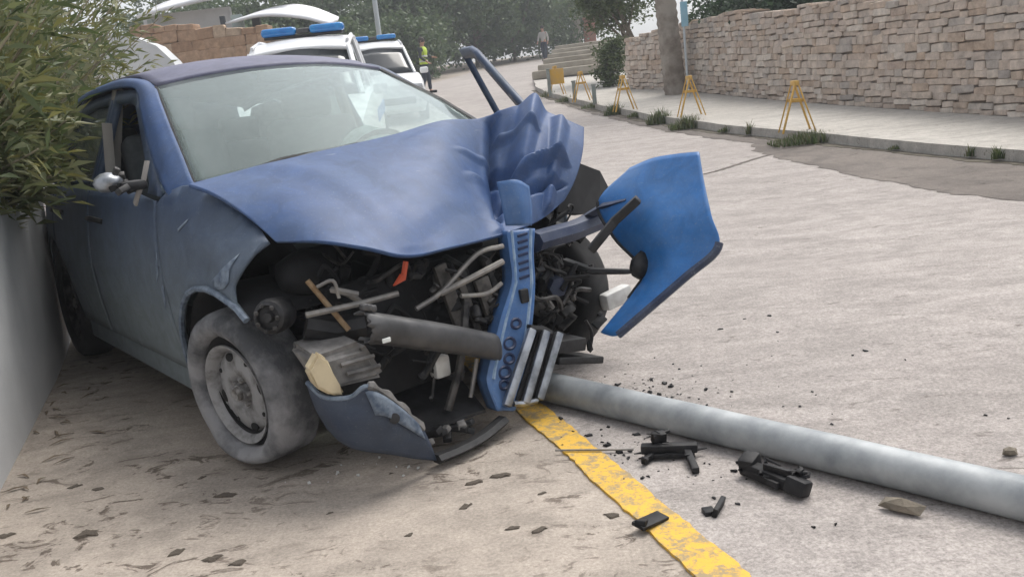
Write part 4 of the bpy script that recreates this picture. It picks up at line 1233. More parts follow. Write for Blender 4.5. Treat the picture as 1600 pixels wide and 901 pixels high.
# mirror stump and dangling trim on the right door
mb = MB(); mb.blob(C((-.62, .90, .985)), (.065, .055, .038), amp=.04); mir = mb.build('door_mirror', M['chrome'], fd)
mb = MB(); mb.box(C((-.58, .83, .965)), (.10, .09, .035), bevel=.012); mb.build('mirror_arm', M['black'], mir)
for k in range(6):
    p = C((-.56 + random.uniform(-.05, .05), .87 + random.uniform(-.03, .04), .985 + random.uniform(-.03, .035)))
    mb = MB(); mb.box(p, (.05, .03, .022), Euler([random.uniform(-1, 1) for _ in range(3)]).to_matrix(), bevel=.004); mb.build('mirror_shard', M['black'] if k % 2 else M['grime'], mir)
mb = MB(); mb.tube([C((-.565, .765, 1.045)), C((-.545, .795, .98)), C((-.56, .82, .93)), C((-.60, .825, .895))], .013, 6, flat=.6); mb.build('window_trim', M['trim_light'], fd)

# interior
mb = MB()
mb.box((-.52, 0, .80), (.42, 1.30, .22), Euler((0, R(-6), 0)).to_matrix(), bevel=.05, seg=3)
mb.build('dashboard', M['trim'], car)
for sgn in (1, -1):
    st = empty('front_seat'); st.parent = car
    y0 = -sgn * .36
    mb = MB(); mb.box((-1.15, y0, .48), (.50, .48, .16), bevel=.05, seg=3); mb.build('cushion', M['seat'], st)
    mb = MB(); mb.box((-1.48, y0, .84), (.15, .48, .64), Euler((0, R(-12), 0)).to_matrix(), bevel=.055, seg=3); mb.build('backrest', M['seat'], st)
    mb = MB(); mb.box((-1.56, y0, 1.23), (.09, .26, .16), Euler((0, R(-8), 0)).to_matrix(), bevel=.035, seg=3); mb.build('headrest', M['seat'], st)
mb = MB(); mb.box((-2.15, 0, .50), (.48, 1.2, .16), bevel=.05); mb.box((-2.48, 0, .80), (.14, 1.2, .55), Euler((0, R(-14), 0)).to_matrix(), bevel=.05); rs = mb.build('rear_seat', M['seat'], car)
for y0 in (-.36, .36):
    mb = MB(); mb.box((-2.56, y0, 1.14), (.08, .24, .14), bevel=.03); mb.build('headrest', M['seat'], rs)
mb = MB()
smt = Matrix.Translation((-.88, .36, .88)) @ Matrix.Rotation(R(-65), 4, 'Y')
mb.lathe([(.185, -.014), (.199, 0), (.185, .014), (.171, 0)], 28, smt, closed=True)
mb.box((-.87, .36, .875), (.05, .30, .05), bevel=.015)
sw = mb.build('steering_wheel', M['black'], car)
MB().blob((-.95, .36, .93), (.09, .17, .15), amp=.05, sub=3).build('airbag', M['airbag'], sw)
mb = MB(); mb.tube([C((-1.46, .66, 1.22)), C((-1.44, .70, .90)), C((-1.42, .70, .50))], .022, 6, flat=.2); mb.build('seat_belt', M['trim_light'], car)

# ------------------------------------------------------------------ police cars behind
M['car_white'] = simple('white_car_paint', (0.74, 0.75, 0.76), 0.3, c2=(0.66, 0.67, 0.68), ns=2)
M['car_glass'] = simple('dark_car_glass', (0.02, 0.025, 0.03), 0.08)
M['blue_lens'] = simple('blue_beacon_lens', (0.02, 0.16, 0.46), 0.15, c2=(0.03, 0.24, 0.55), ns=6)
M['head_lens'] = simple('headlamp_lens', (0.5, 0.52, 0.54), 0.1, 0.3)
M['red_lens'] = simple('red_lens', (0.35, 0.015, 0.01), 0.2)
M['blue_band'] = simple('blue_band', (0.03, 0.14, 0.42), 0.4)

def police_car(name, label, loc, rz):
    r = empty(name, loc, rz)
    st = [(2.05, .70, .35, .62), (1.95, .82, .25, .80), (1.2, .88, .22, .98), (.75, .89, .22, 1.03), (-.5, .89, .22, 1.05), (-1.6, .88, .24, 1.05), (-2.0, .83, .30, 1.0), (-2.1, .76, .38, .95)]
    rows = [[(x, s * h, z) for s, h, z in ((-1, w * .94, zl), (-1, w, zl + .15), (-1, w, zb - .14), (-1, w * .95, zb - .03), (-1, w * .86, zb), (0, 0, zb + .03), (1, w * .86, zb), (1, w * .95, zb - .03), (1, w, zb - .14), (1, w, zl + .15), (1, w * .94, zl), (0, 0, zl - .01))] for x, w, zl, zb in st]
    rows = np.array(rows); nr, nc = rows.shape[:2]
    idx = np.arange(nr * nc).reshape(nr, nc)
    q = [(idx[i, j], idx[i, (j + 1) % nc], idx[i + 1, (j + 1) % nc], idx[i + 1, j]) for i in range(nr - 1) for j in range(nc)]
    q += [tuple(idx[0][::-1]), tuple(idx[-1])]
    body = from_np('body', rows.reshape(-1, 3), q, M['car_white'], r, True)
    body.data.set_sharp_from_angle(angle=R(35))
    b0 = [(.85, .74, 1.02), (-1.95, .72, 1.02)]; t0 = [(.10, .60, 1.64), (-1.62, .58, 1.62)]
    net = np.array([[(.85, -.74, 1.02), (.88, 0, 1.04), (.85, .74, 1.02)], [(.16, -.60, 1.565), (.22, 0, 1.60), (.16, .60, 1.565)]])
    sheet('windscreen', crnet(net, 4, 4), M['car_glass'], r, .01, 0)
    net = np.array([[(-1.98, -.72, 1.0), (-2.02, 0, 1.02), (-1.98, .72, 1.0)], [(-1.64, -.58, 1.62), (-1.68, 0, 1.65), (-1.64, .58, 1.62)]])
    sheet('rear_window', crnet(net, 4, 4), M['car_glass'], r, .01, 0)
    for s in (-1, 1):
        net = np.array([[(.83, s * .745, 1.02), (-.5, s * .765, 1.03), (-1.95, s * .725, 1.0)], [(.12, s * .61, 1.57), (-.7, s * .62, 1.65), (-1.62, s * .59, 1.61)]])
        sheet('side_window', crnet(net, 4, 4), M['car_glass'], r, .01, 0)
        for (a, c) in (((.86, s * .75, 1.02), (.16, s * .615, 1.585)), ((-.45, s * .77, 1.03), (-.55, s * .625, 1.665)), ((-1.25, s * .755, 1.02), (-1.2, s * .61, 1.65)), ((-1.97, s * .72, 1.0), (-1.62, s * .59, 1.63))):
            MB().tube([a, c], .035, 6).build('pillar', M['car_white'], r)
        MB().tube([(.02, s * .60, 1.665), (-.7, s * .61, 1.735), (-1.55, s * .58, 1.70)], .022, 6).build('roof_rail', M['car_white'], r)
        mb = MB(); mb.box((.72, s * .97, 1.05), (.12, .18, .13), bevel=.03); mb.build('door_mirror', M['car_white'], r)
        mb = MB(); mb.box((1.93, s * .62, .76), (.16, .30, .15), bevel=.04); mb.build('headlamp', M['head_lens'], r)
        mb = MB(); mb.box((-2.03, s * .68, .82), (.10, .16, .26), bevel=.03); mb.build('tail_lamp', M['red_lens'], r)
        mb = MB(); mb.box((-.4, s * .888, .72), (2.2, .012, .16)); mb.build('side_band', M['blue_band'], r)
    net = np.array([[(x, y * hw, z - .045 * y * y) for y in (-1, -.5, 0, .5, 1)] for x, hw, z in ((.22, .62, 1.60), (-.12, .635, 1.685), (-.5, .635, 1.73), (-1.1, .63, 1.74), (-1.68, .60, 1.66))])
    sheet('roof', crnet(net, 4, 4), M['car_white'], r, .04, 0)
    mb = MB(); mb.box((2.0, 0, .50), (.14, 1.2, .16), bevel=.04); mb.build('grille', M['black'], r)
    lb = empty('light_bar'); lb.parent = r
    mb = MB(); mb.box((-.6, 0, 1.775), (.22, 1.02, .035), bevel=.01); mb.build('bar_base', M['black'], lb)
    for s in (-1, 1):
        mb = MB(); mb.box((-.6, s * .315, 1.845), (.26, .45, .11), bevel=.045, seg=3); mb.build('beacon', M['blue_lens'], lb)
    mb = MB(); mb.box((-.6, 0, 1.835), (.20, .17, .07), bevel=.02); mb.build('siren', M['beam'], lb)
    for x in (1.25, -1.3):
        for s in (-1, 1):
            w_ = empty('wheel'); w_.parent = r
            m_ = Matrix.Translation((x, s * .80, .32)) @ Matrix.Rotation(R(-90 * s), 4, 'X')
            mb = MB(); mb.lathe([(.20, .07), (.26, .10), (.31, .09), (.32, 0), (.31, -.09), (.26, -.1), (.2, -.07)], 24, m_, closed=True); mb.build('tyre', M['rubber_dark'], w_)
            mb = MB(); mb.lathe([(.205, -.05), (.205, .07), (.17, .05), (.06, .08), (0, .08)], 20, m_); mb.build('rim', M['chrome'], w_)
    tag(r, label, 'police car', 'police cars parked behind the wreck')
    return r
tilt = -math.atan(.075)
pc = police_car('police_car', 'white police car with full blue roof light bar parked right behind the wreck', (-2.50, 13.0, gz(13.0) - .01), R(-86))
pc.scale = (1.07, 1.07, 1.07)
pc.rotation_euler = (0, -tilt, R(-86))
pc2 = copy_tree(pc)
pc2.scale = (1, 1, 1)
pc2.location = (-2.50, 21.6, gz(21.6) - .01)
pc2.rotation_euler = (0, -tilt, R(-80))
pc2['label'] = 'second white police car parked further up, mostly hidden behind the nearer one'

# ------------------------------------------------------------------ poles
M['galv'] = simple('galvanised_steel', (0.40, 0.42, 0.43), 0.55, 0.2, c2=(0.17, 0.19, 0.205), ns=6, lo=0.35, hi=0.7, bs=0.08)
M['galv_light'] = simple('pale_steel', (0.42, 0.46, 0.48), 0.5, 0.2)
pl = empty('street_pole', (-3.28, 30, gz(30)))
MB().tube([(0, 0, -.1), (0, 0, 3.5), (-.03, 0, 7.0)], [.085, .075, .055], 12).build('shaft', M['galv_light'], pl)
MB().tube([(-.03, 0, 6.9), (.1, -.3, 7.3), (.4, -.9, 7.4)], [.04, .035, .03], 8).build('arm', M['galv_light'], pl)
mb = MB(); mb.box((.5, -1.15, 7.4), (.2, .5, .1), bevel=.03); mb.build('lamp_head', M['galv_light'], pl)
tag(pl, 'slim pale street lamp pole standing behind the police cars', 'lamp post')

A0, A1 = Vector((-0.14, 3.57, .058)), Vector((2.75, 0.08, .058))
fp = empty('fallen_lamp_post', (A0.x, A0.y, 0))
P = [A0.lerp(A1, t) - Vector((A0.x, A0.y, 0)) for t in np.linspace(0, 1, 30)]
mb = MB()
mb.tube(P, [.056 - .006 * i / 29 + .0008 * math.sin(i * 2.1) for i in range(30)], 28)
fsh = mb.build('shaft', M['galv'], fp, angle=60)
dr = (A1 - A0).normalized()
mb = MB(); c = Vector((0, 0, .058)); mb.box(c - dr * .008, (.09, .09, .016), orient(A0, A1).to_3x3(), bevel=.004); mb.build('base_flange', M['beam'], fp)
tag(fp, 'grey galvanised steel lamp post lying on the ground in front of the wreck', 'lamp post')

pt = empty('palm_tree', (3.60, 18.2, gz(18.2) + .12))
mb = MB()
hs = np.linspace(-.1, 5.2, 70)
mb.tube([(-.04 * h, 0, h) for h in hs], [.215 - .008 * h + (.014 if i % 2 else -.008) for i, h in enumerate(hs)], 16)
M['palm'] = simple('palm_bark', (0.17, 0.14, 0.115), 0.95, c2=(0.31, 0.275, 0.235), ns=3.0, lo=0.38, hi=0.58, bs=0.8, bscale=18)
mb.build('trunk', M['palm'], pt)
V, Fq = [], []
for k in range(18):
    a = 2 * math.pi * k / 18 + random.uniform(-.1, .1); el = random.uniform(.1, 1.1)
    pp = []
    for i in range(9):
        s = i / 8 * 2.1
        pp.append(Vector((-.2 + math.cos(a) * s * math.cos(el * (1 - .2 * s)), math.sin(a) * s * math.cos(el), 5.2 + s * math.sin(el) - .36 * s * s)))
    for i in range(1, 9):
        d = (pp[i] - pp[i - 1]).normalized(); sd_ = d.cross(Vector((0, 0, 1))).normalized()
        for sg in (-1, 1):
            for t in (0, .33, .66):
                b_ = pp[i - 1].lerp(pp[i], t); k0 = len(V)
                tip = b_ + sd_ * sg * .38 + d * .25 - Vector((0, 0, .15))
                V += [b_, b_ + d * .05, tip]; Fq.append((k0, k0 + 1, k0 + 2))
np_mesh('crown', np.array([tuple(v_) for v_ in V]), np.array(Fq), M['leaf_mid'], pt)
tag(pt, 'thick grey palm trunk standing before the long stone wall', 'tree')

M['sign_blue'] = simple('faded_blue_sign', (0.20, 0.38, 0.48), 0.5, c2=(0.30, 0.46, 0.54), ns=4)
sg = empty('street_sign', (3.66, 17.3, gz(17.3) + .12))
MB().tube([(0, 0, -.05), (0, 0, 1.75)], .022, 8).build('post', M['galv_light'], sg)
mb = MB(); mb.box((.02, -.02, 1.48), (.13, .025, .44), Matrix.Rotation(R(-20), 3, 'Z'), bevel=.008); mb.build('plate', M['sign_blue'], sg)
tag(sg, 'narrow faded blue sign on a thin post beside the palm trunk', 'sign')

# ------------------------------------------------------------------ yellow trestles on the pavement
M['trestle'] = simple('yellow_trestle', (0.60, 0.35, 0.05), 0.6, c2=(0.52, 0.32, 0.09), ns=6)
def trestle(loc, rz, label, h=.60):
    r = empty('trestle', loc, -math.atan2(loc[0], loc[1]) + R(9))
    for y in (-.14, .14):
        for s in (-1, 1):
            a, c = Vector((s * .185, y * 1.25, .004)), Vector((s * .018, y, h - .04))
            mb = MB(); mb.box((a + c) / 2, (.040, .016, (c - a).length), orient(a, c).to_3x3(), bevel=.004); mb.build('leg', M['trestle'], r)
        mb = MB(); mb.box((0, y, h * .62), (.14, .016, .04), bevel=.004); mb.build('brace', M['trestle'], r)
    mb = MB(); mb.box((0, 0, h - .03), (.055, .34, .06), bevel=.012); mb.build('beam', M['trestle'], r)
    tag(r, label, 'trestle', 'yellow trestles along the pavement')
    return r
for x, y, rz, lab_ in [(3.57, 10.95, R(18), 'yellow trestle beside the big clump of kerb grass'), (2.96, 13.9, R(15), 'yellow trestle standing before the palm trunk'),
                      (2.26, 15.9, R(10), 'yellow trestle beside the shrub at the stone wall end'), (1.84, 18.85, R(8), 'yellow trestle between the shrub and the stone steps')]:
    trestle((x, y, gz(y) + .12), rz, lab_)
bx = trestle((1.52, 21.4, gz(21.4) + .12), R(5), 'wide yellow trestle at the bulge of the kerb', .66)
mb = MB(); mb.box((0, -.16, .42), (.34, .03, .34), bevel=.008); mb.build('board', M['trestle'], bx)

# dark bollard-like posts between the far trestles
M['green_post'] = simple('green_grey_post', (0.20, 0.23, 0.21), 0.7, c2=(0.27, 0.28, 0.26), ns=5)
for i, (x, y, h) in enumerate([(1.35, 21.2, .6), (1.74, 19.4, .38), (1.98, 17.9, .36)]):
    mb = MB(); mb.box((0, 0, h / 2), (.075, .075, h), bevel=.015); mb.box((0, 0, h + .01), (.095, .095, .03), bevel=.01)
    o = mb.build('kerb_post', M['green_post'])
    o.location = (x, y, gz(y) + .12)
    tag(o, 'short grey green kerb post between the far yellow trestles', 'post', 'kerb posts between the far trestles')

# stone steps climbing behind the bend
sp_ = empty('stone_steps', (3.6, 33, gz(33) + .1))
M['step'] = simple('pale_step_stone', (0.27, 0.24, 0.19), 0.9, c2=(0.40, 0.36, 0.30), ns=1.6, bs=0.5)
for k in range(6):
    y = 29.5 + k * 2.2
    mb = MB(); mb.box((.35 + .32 * k - .9, y - 33, gz(y) - gz(33) + .12 + .06 * k), (3.1, 1.7, .26 + .07 * k), Matrix.Rotation(R(-14), 3, 'Z'), bevel=.05); mb.build('step', M['step'], sp_)
tag(sp_, 'broad pale stone steps climbing beside the road bend', 'steps')

# reddish gate post far up the road
gp = empty('gate_post', (6.3, 56.5, gz(56.5)))
M['red_clay'] = simple('red_clay', (0.30, 0.11, 0.07), 0.8, c2=(0.24, 0.13, 0.09), ns=4)
mb = MB(); mb.box((0, 0, 1.0), (.7, .5, 2.2), bevel=.03); mb.build('pier', M['red_clay'], gp)
mb = MB(); mb.box((0, 0, 2.16), (.86, .66, .14), bevel=.03); mb.build('coping', M['step'], gp)
mb = MB(); mb.box((-.75, 0, 1.3), (.5, .4, 2.8), bevel=.03); mb.build('side_pier', M['step'], gp)
tag(gp, 'reddish brown gate pier at the top of the road beyond the steps', 'gate pier')

# ------------------------------------------------------------------ people far up the road
M['skin'] = simple('skin', (0.42, 0.24, 0.17), 0.6)
M['hair'] = simple('dark_hair', (0.03, 0.022, 0.018), 0.7)
M['vest'] = simple('hi_vis_yellow', (0.50, 0.66, 0.06), 0.6)
M['vest_band'] = simple('reflective_band', (0.55, 0.56, 0.56), 0.4)
M['navy'] = simple('navy_cloth', (0.02, 0.03, 0.05), 0.9)
M['shirt_dark'] = simple('dark_shirt', (0.04, 0.045, 0.05), 0.9)
M['shirt_pale'] = simple('pale_shirt', (0.42, 0.40, 0.38), 0.9)
M['eye'] = simple('eye_dark', (0.02, 0.015, 0.01), 0.3)

def skin_mesh(name, pts, edges, mat, parent, root=0, sub=2):
    me = bpy.data.meshes.new(name)
    me.from_pydata([p[:3] for p in pts], edges, [])
    o = link_mesh(name, me, mat, parent)
    o.modifiers.new('skin', 'SKIN')
    if not me.skin_vertices:
        bpy.context.view_layer.objects.active = o
    d = me.skin_vertices[0].data
    for i, p in enumerate(pts):
        d[i].radius = (p[3], p[4] if len(p) > 4 else p[3])
        d[i].use_root = (i == root)
    s = o.modifiers.new('sub', 'SUBSURF'); s.levels = sub; s.render_levels = sub
    return o

def person(loc, rz, label, top, vest, legs, arms):
    """1.74 m tall, faces local +X"""
    r = empty('person', loc, rz)
    (le, lh), (re, rh) = arms       # elbow, hand for left(+y) and right(-y)
    st = .10
    pts = [(0, 0, .95, .135, .115), (0, 0, 1.12, .115, .10), (0.005, 0, 1.32, .15, .105), (0, 0, 1.45, .09, .08), (.01, 0, 1.52, .052), (.02, 0, 1.60, .075, .085), (.025, 0, 1.68, .082, .088),
           (0, .19, 1.41, .058), (*le, .043), (*lh, .030), (0, -.19, 1.41, .058), (*re, .043), (*rh, .030),
           (0, .095, .88, .088), (.03 + st * .4, .10, .49, .058), (st - .02, .10, .09, .040), (st + .12, .11, .045, .034),
           (0, -.095, .88, .088), (.03 - st * .3, -.10, .49, .058), (-st - .02, -.10, .09, .040), (-st + .12, -.11, .045, .034)]
    ed = [(0, 1), (1, 2), (2, 3), (3, 4), (4, 5), (5, 6), (2, 7), (7, 8), (8, 9), (2, 10), (10, 11), (11, 12), (0, 13), (13, 14), (14, 15), (15, 16), (0, 17), (17, 18), (18, 19), (19, 20)]
    for h, e in ((9, 8), (12, 11)):
        hv, ev = Vector(pts[h][:3]), Vector(pts[e][:3])
        d = (hv - ev).normalized(); sdv = d.cross(Vector((1, 0, .2))).normalized(); nv = sdv.cross(d)
        for f_ in range(4):
            b_ = len(pts)
            o_ = sdv * (.012 * (f_ - 1.5) * 1.6)
            ln_ = (.085, .095, .09, .07)[f_]
            p1 = hv + d * .05 + o_; p2 = hv + d * (.05 + ln_ * .6) + o_ + nv * .006; p3 = hv + d * (.05 + ln_) + o_ + nv * .022
            pts += [(*p1, .010), (*p2, .008), (*p3, .006)]; ed += [(h, b_), (b_, b_ + 1), (b_ + 1, b_ + 2)]
        b_ = len(pts); p1 = hv + d * .025 + sdv * .032; p2 = hv + d * .07 + sdv * .048 + nv * .01
        pts += [(*p1, .010), (*p2, .008)]; ed += [(h, b_), (b_, b_ + 1)]
    body = skin_mesh('body', pts, ed, M['skin'], r)
    # clothes follow the body
    tp = [(0, 0, .93, .150, .130), (0, 0, 1.12, .130, .115), (.005, 0, 1.32, .164, .120), (0, 0, 1.44, .10, .09), (0, .19, 1.41, .070), (*le, .053), (0, -.19, 1.41, .070), (*re, .053)]
    fl, fr2 = Vector(le).lerp(Vector(lh), .82), Vector(re).lerp(Vector(rh), .82)
    tp += [(*fl, .040), (*fr2, .040)]
    skin_mesh('shirt', tp, [(0, 1), (1, 2), (2, 3), (2, 4), (4, 5), (5, 8), (2, 6), (6, 7), (7, 9)], M[top], r)
    lp_ = [(0, 0, 1.0, .145, .125), (0, 0, .93, .150, .13), (0, .095, .86, .10), (pts[14][0], .10, .49, .075), (pts[15][0], .10, .10, .062), (0, -.095, .86, .10), (pts[18][0], -.10, .49, .075), (pts[19][0], -.10, .10, .062)]
    skin_mesh('trousers', lp_, [(0, 1), (1, 2), (2, 3), (3, 4), (1, 5), (5, 6), (6, 7)], M[legs], r, root=1)
    for k in (16, 20):
        mb = MB(); mb.box((pts[k][0] - .055, pts[k][1], .045), (.26, .095, .085), bevel=.03, seg=3); mb.build('shoe', M['dark'], r)
    if vest:
        mb = MB()
        mb.lathe([(.142, .92), (.150, .93), (.143, 1.05), (.135, 1.12), (.160, 1.25), (.175, 1.33), (.150, 1.43), (.10, 1.475), (.092, 1.47)], 24, Matrix.Diagonal((.86, 1.12, 1, 1)))
        vv = mb.build('vest', M['vest'], r)
        for z in (1.02, 1.18):
            mb = MB(); rr_ = .152 if z < 1.1 else .156
            mb.lathe([(rr_, z - .025), (rr_ + .004, z - .025), (rr_ + .004, z + .025), (rr_, z + .025)], 24, Matrix.Diagonal((.86, 1.12, 1, 1)), closed=True); mb.build('reflective_band', M['vest_band'], vv)
    hc = Vector((.022, 0, 1.665))
    mb = MB(); mb.lathe([(.0, .125), (.05, .115), (.085, .08), (.098, .03), (.095, -.02), (.088, -.05)], 18, Matrix.Translation(hc + Vector((-.012, 0, 0))) @ Matrix.Rotation(R(-8), 4, 'Y')); mb.build('hair', M['hair'], r)
    for s in (-1, 1):
        mb = MB(); mb.blob(hc + Vector((.082, s * .032, -.005)), (.010, .013, .008), sub=1, amp=0); mb.build('eye', M['eye'], r)
        mb = MB(); mb.blob(hc + Vector((0, s * .088, -.01)), (.018, .010, .03), sub=1, amp=0); mb.build('ear', M['skin'], r)
    mb = MB(); mb.poly([hc + Vector((.085, 0, .0)), hc + Vector((.085, .015, -.04)), hc + Vector((.112, 0, -.035)), hc + Vector((.085, -.015, -.04))]); mb.build('nose', M['skin'], r)
    mb = MB(); mb.box(hc + Vector((.086, 0, -.062)), (.012, .045, .010), bevel=.003); mb.build('mouth', M['orange'], r)
    tag(r, label, 'person')
    return r
person((-2.03, 30.6, gz(30.6)), R(-20), 'person in yellow reflective vest and dark trousers standing on the road', 'shirt_dark', True, 'navy',
       (((.10, .26, 1.16), (.30, .17, 1.12)), ((.02, -.27, 1.14), (.22, -.20, .98))))
person((3.05, 49.0, gz(49.0)), R(-120), 'distant person in pale top and dark trousers walking by the wood', 'shirt_pale', False, 'navy',
       (((-.05, .25, 1.16), (.05, .26, .92)), ((.06, -.25, 1.16), (.20, -.24, .96))))

# ------------------------------------------------------------------ weeds along the kerb
def tuft(x, y, z, n, h, spread, label, grp='weeds growing along the kerb'):
    u = np.clip(RNG.normal(size=(n, 2)), -1.6, 1.6) * np.array([spread, spread * .55])
    ang = RNG.uniform(0, 2 * np.pi, n)
    H_ = h * RNG.uniform(.45, 1.15, n) * (.35 + .65 * np.exp(-(u[:, 0] ** 2 + u[:, 1] ** 2) / (spread * 1.3) ** 2))
    lean = RNG.uniform(.1, .8, n) * H_
    b_ = np.stack([u[:, 0], u[:, 1], np.zeros(n)], 1)
    dv = np.stack([np.cos(ang), np.sin(ang), np.zeros(n)], 1)
    sv = np.stack([-np.sin(ang), np.cos(ang), np.zeros(n)], 1) * .006
    m1 = b_ + dv * lean[:, None] * .35 + np.array([0, 0, 1]) * H_[:, None] * .6
    t1 = b_ + dv * lean[:, None] + np.array([0, 0, 1]) * H_[:, None]
    V = np.stack([b_ - sv, b_ + sv, m1 + sv * .8, t1, m1 - sv * .8], 1).reshape(-1, 3)
    k = np.arange(n) * 5
    F = np.concatenate([np.stack([k, k + 1, k + 2], 1), np.stack([k, k + 2, k + 4], 1), np.stack([k + 4, k + 2, k + 3], 1)])
    o = np_mesh('weed_tuft', V, F, M['leaf_weed'], None)
    o.location = (x, y, z)
    tag(o, label, 'weed', grp)
kx = lambda y: float(lerp_tab(KERB, y))
tuft(kx(10.7) - .02, 10.75, gz(10.75) + .008, 900, .16, .26, 'big spreading grass clump at the kerb in front of a trestle')
tuft(kx(13.4), 13.4, gz(13.4) + .008, 420, .22, .16, 'bushy weed at the kerb before the palm trunk trestle')
tuft(kx(14.4), 14.4, gz(14.4) + .008, 320, .28, .12, 'tall weed at the kerb between two trestles')
tuft(kx(16.6), 16.6, gz(16.6) + .008, 260, .25, .12, 'dark weed at the kerb before the wall end shrub')
small = 'small weed sprig growing out of the kerb joint'
for y, n, h, s in ((8.3, 60, .14, .04), (8.6, 40, .12, .03), (9.5, 90, .05, .05), (11.9, 50, .22, .03), (12.4, 160, .10, .07), (15.6, 160, .1, .08), (18.2, 120, .14, .14), (20.5, 140, .16, .16), (22.6, 140, .2, .14)):
    tuft(kx(y) + .03, y, gz(y) + .03, n, h, s, small, 'small weed sprigs in the kerb joint')

# ------------------------------------------------------------------ debris
M['chip'] = simple('black_chip', (0.005, 0.005, 0.006), 0.6, c2=(0.02, 0.02, 0.022), ns=20, spec=0.3)
M['mud'] = simple('dry_mud', (0.075, 0.062, 0.05), 0.95, c2=(0.13, 0.105, 0.08), ns=14, bs=.5)
M['rock'] = simple('broken_stone', (0.16, 0.14, 0.11), 0.9, c2=(0.26, 0.22, 0.17), ns=14, bs=.6)

def bracket(name, label, loc, rz, parts):
    r = empty(name, loc, rz)
    for nm, c, s, e in parts:
        mb = MB(); mb.box(c, s, Euler(e).to_matrix(), bevel=min(s) * .2); mb.build(nm, M['chip'], r)
    if len(parts) > 3:
        for k in range(12):
            nm, c, s, e = random.choice(parts)
            p = Vector(c) + Vector((random.uniform(-.5, .5) * s[0], random.uniform(-.7, .7) * s[1], random.uniform(-.2, .6) * s[2]))
            p.z = max(p.z, .012)
            mb = MB(); q0 = random.uniform(.012, .035)
            mb.tube([p, p + Vector((random.uniform(-1, 1) * q0, random.uniform(-1, 1) * q0, random.uniform(-.2, .4) * q0)), p + Vector((random.uniform(-1.5, 1.5) * q0, random.uniform(-1.5, 1.5) * q0, random.uniform(-.2, .5) * q0))], [.006, .005, .002], 5)
            mb.build('splinter', M['chip'], r)
    tag(r, label, 'car part', 'broken car parts on the road')
    return r
bracket('broken_bracket', 'black plastic bracket with a bent leg between yellow line and fallen post', (.42, 2.62, 0), R(-12),
        [('bar', (0, 0, .035), (.17, .035, .028), (0, 0, 0)), ('leg', (.065, -.07, .022), (.022, .13, .02), (.1, 0, .2)), ('leg', (-.06, -.03, .018), (.018, .07, .02), (0, 0, -.5)), ('knob', (-.03, .02, .062), (.045, .03, .035), (.2, 0, .4)), ('rib', (0, -.02, .018), (.15, .012, .014), (0, 0, .05))])
bracket('broken_bumper_mount', 'long jagged black bumper mount lying under the fallen post', (.655, 2.34, 0), R(-58),
        [('bar', (-.01, 0, .030), (.19, .040, .036), (0, .05, 0)), ('end_block', (-.095, .01, .040), (.05, .06, .055), (.2, 0, .3)), ('end_block', (.085, -.005, .032), (.06, .055, .045), (-.3, .2, .2)), ('rib', (.02, .0, .056), (.10, .012, .018), (0, 0, .1)), ('tab', (.075, .02, .055), (.015, .02, .03), (.3, 0, 0)), ('rib', (-.03, -.022, .025), (.14, .010, .02), (0, 0, -.1))])
bracket('broken_wedge', 'thin black plastic wedge lying on edge near the yellow line', (.475, 2.23, 0), R(62), [('blade', (0, 0, .016), (.085, .014, .026), (.3, 0, 0)), ('tab', (-.02, .022, .010), (.035, .03, .014), (0, 0, .6))])
bracket('broken_flap', 'dark plastic flap lying on the yellow line', (.288, 2.19, .008), R(40), [('blade', (0, 0, .010), (.10, .042, .010), (.15, .08, 0)), ('tab', (-.035, .0, .018), (.03, .03, .016), (0, .3, .5))])
bracket('thin_trim_rod', 'pale thin trim rod lying across the yellow line', (.20, 2.725, .008), R(-15), [('rod', (0, 0, .006), (.25, .006, .006), (0, 0, 0))])
for o in bpy.data.objects['thin_trim_rod'].children: o.data.materials[0] = M['alu']

def chip_mesh(k, mat, flat=.35):
    bm = bmesh.new()
    n = random.randint(5, 7) if flat > .2 else random.randint(11, 15)
    ang = sorted(random.uniform(0, 6.283) for _ in range(n))
    a = [bm.verts.new((math.cos(t) * random.uniform(.35, 1), math.sin(t) * random.uniform(.25, .7), random.uniform(0, .12) if flat > .2 else 0)) for t in ang]
    c = [bm.verts.new((v_.co.x * .8, v_.co.y * .8, flat * random.uniform(.6, 1.4))) for v_ in a]
    bm.faces.new(a[::-1]); bm.faces.new(c)
    for i in range(n): bm.faces.new((a[i], a[(i + 1) % n], c[(i + 1) % n], c[i]))
    bmesh.ops.recalc_face_normals(bm, faces=bm.faces[:])
    me = bpy.data.meshes.new('chip'); bm.to_mesh(me); bm.free(); me.materials.append(mat)
    return me
chips = [chip_mesh(k, M['chip']) for k in range(8)]
muds = [chip_mesh(k, M['mud'], .10) for k in range(8)]
def put(name, me, x, y, z, s, label, cat, grp, rz=None):
    o = bpy.data.objects.new(name, me); COL.objects.link(o)
    o.location = (x, y, z); o.scale = (s, s, s); o.rotation_euler = (0, 0, random.uniform(0, 6.28) if rz is None else rz)
    tag(o, label, cat, grp)
    return o
L1 = 'small black plastic chip scattered on the road around the fallen post'
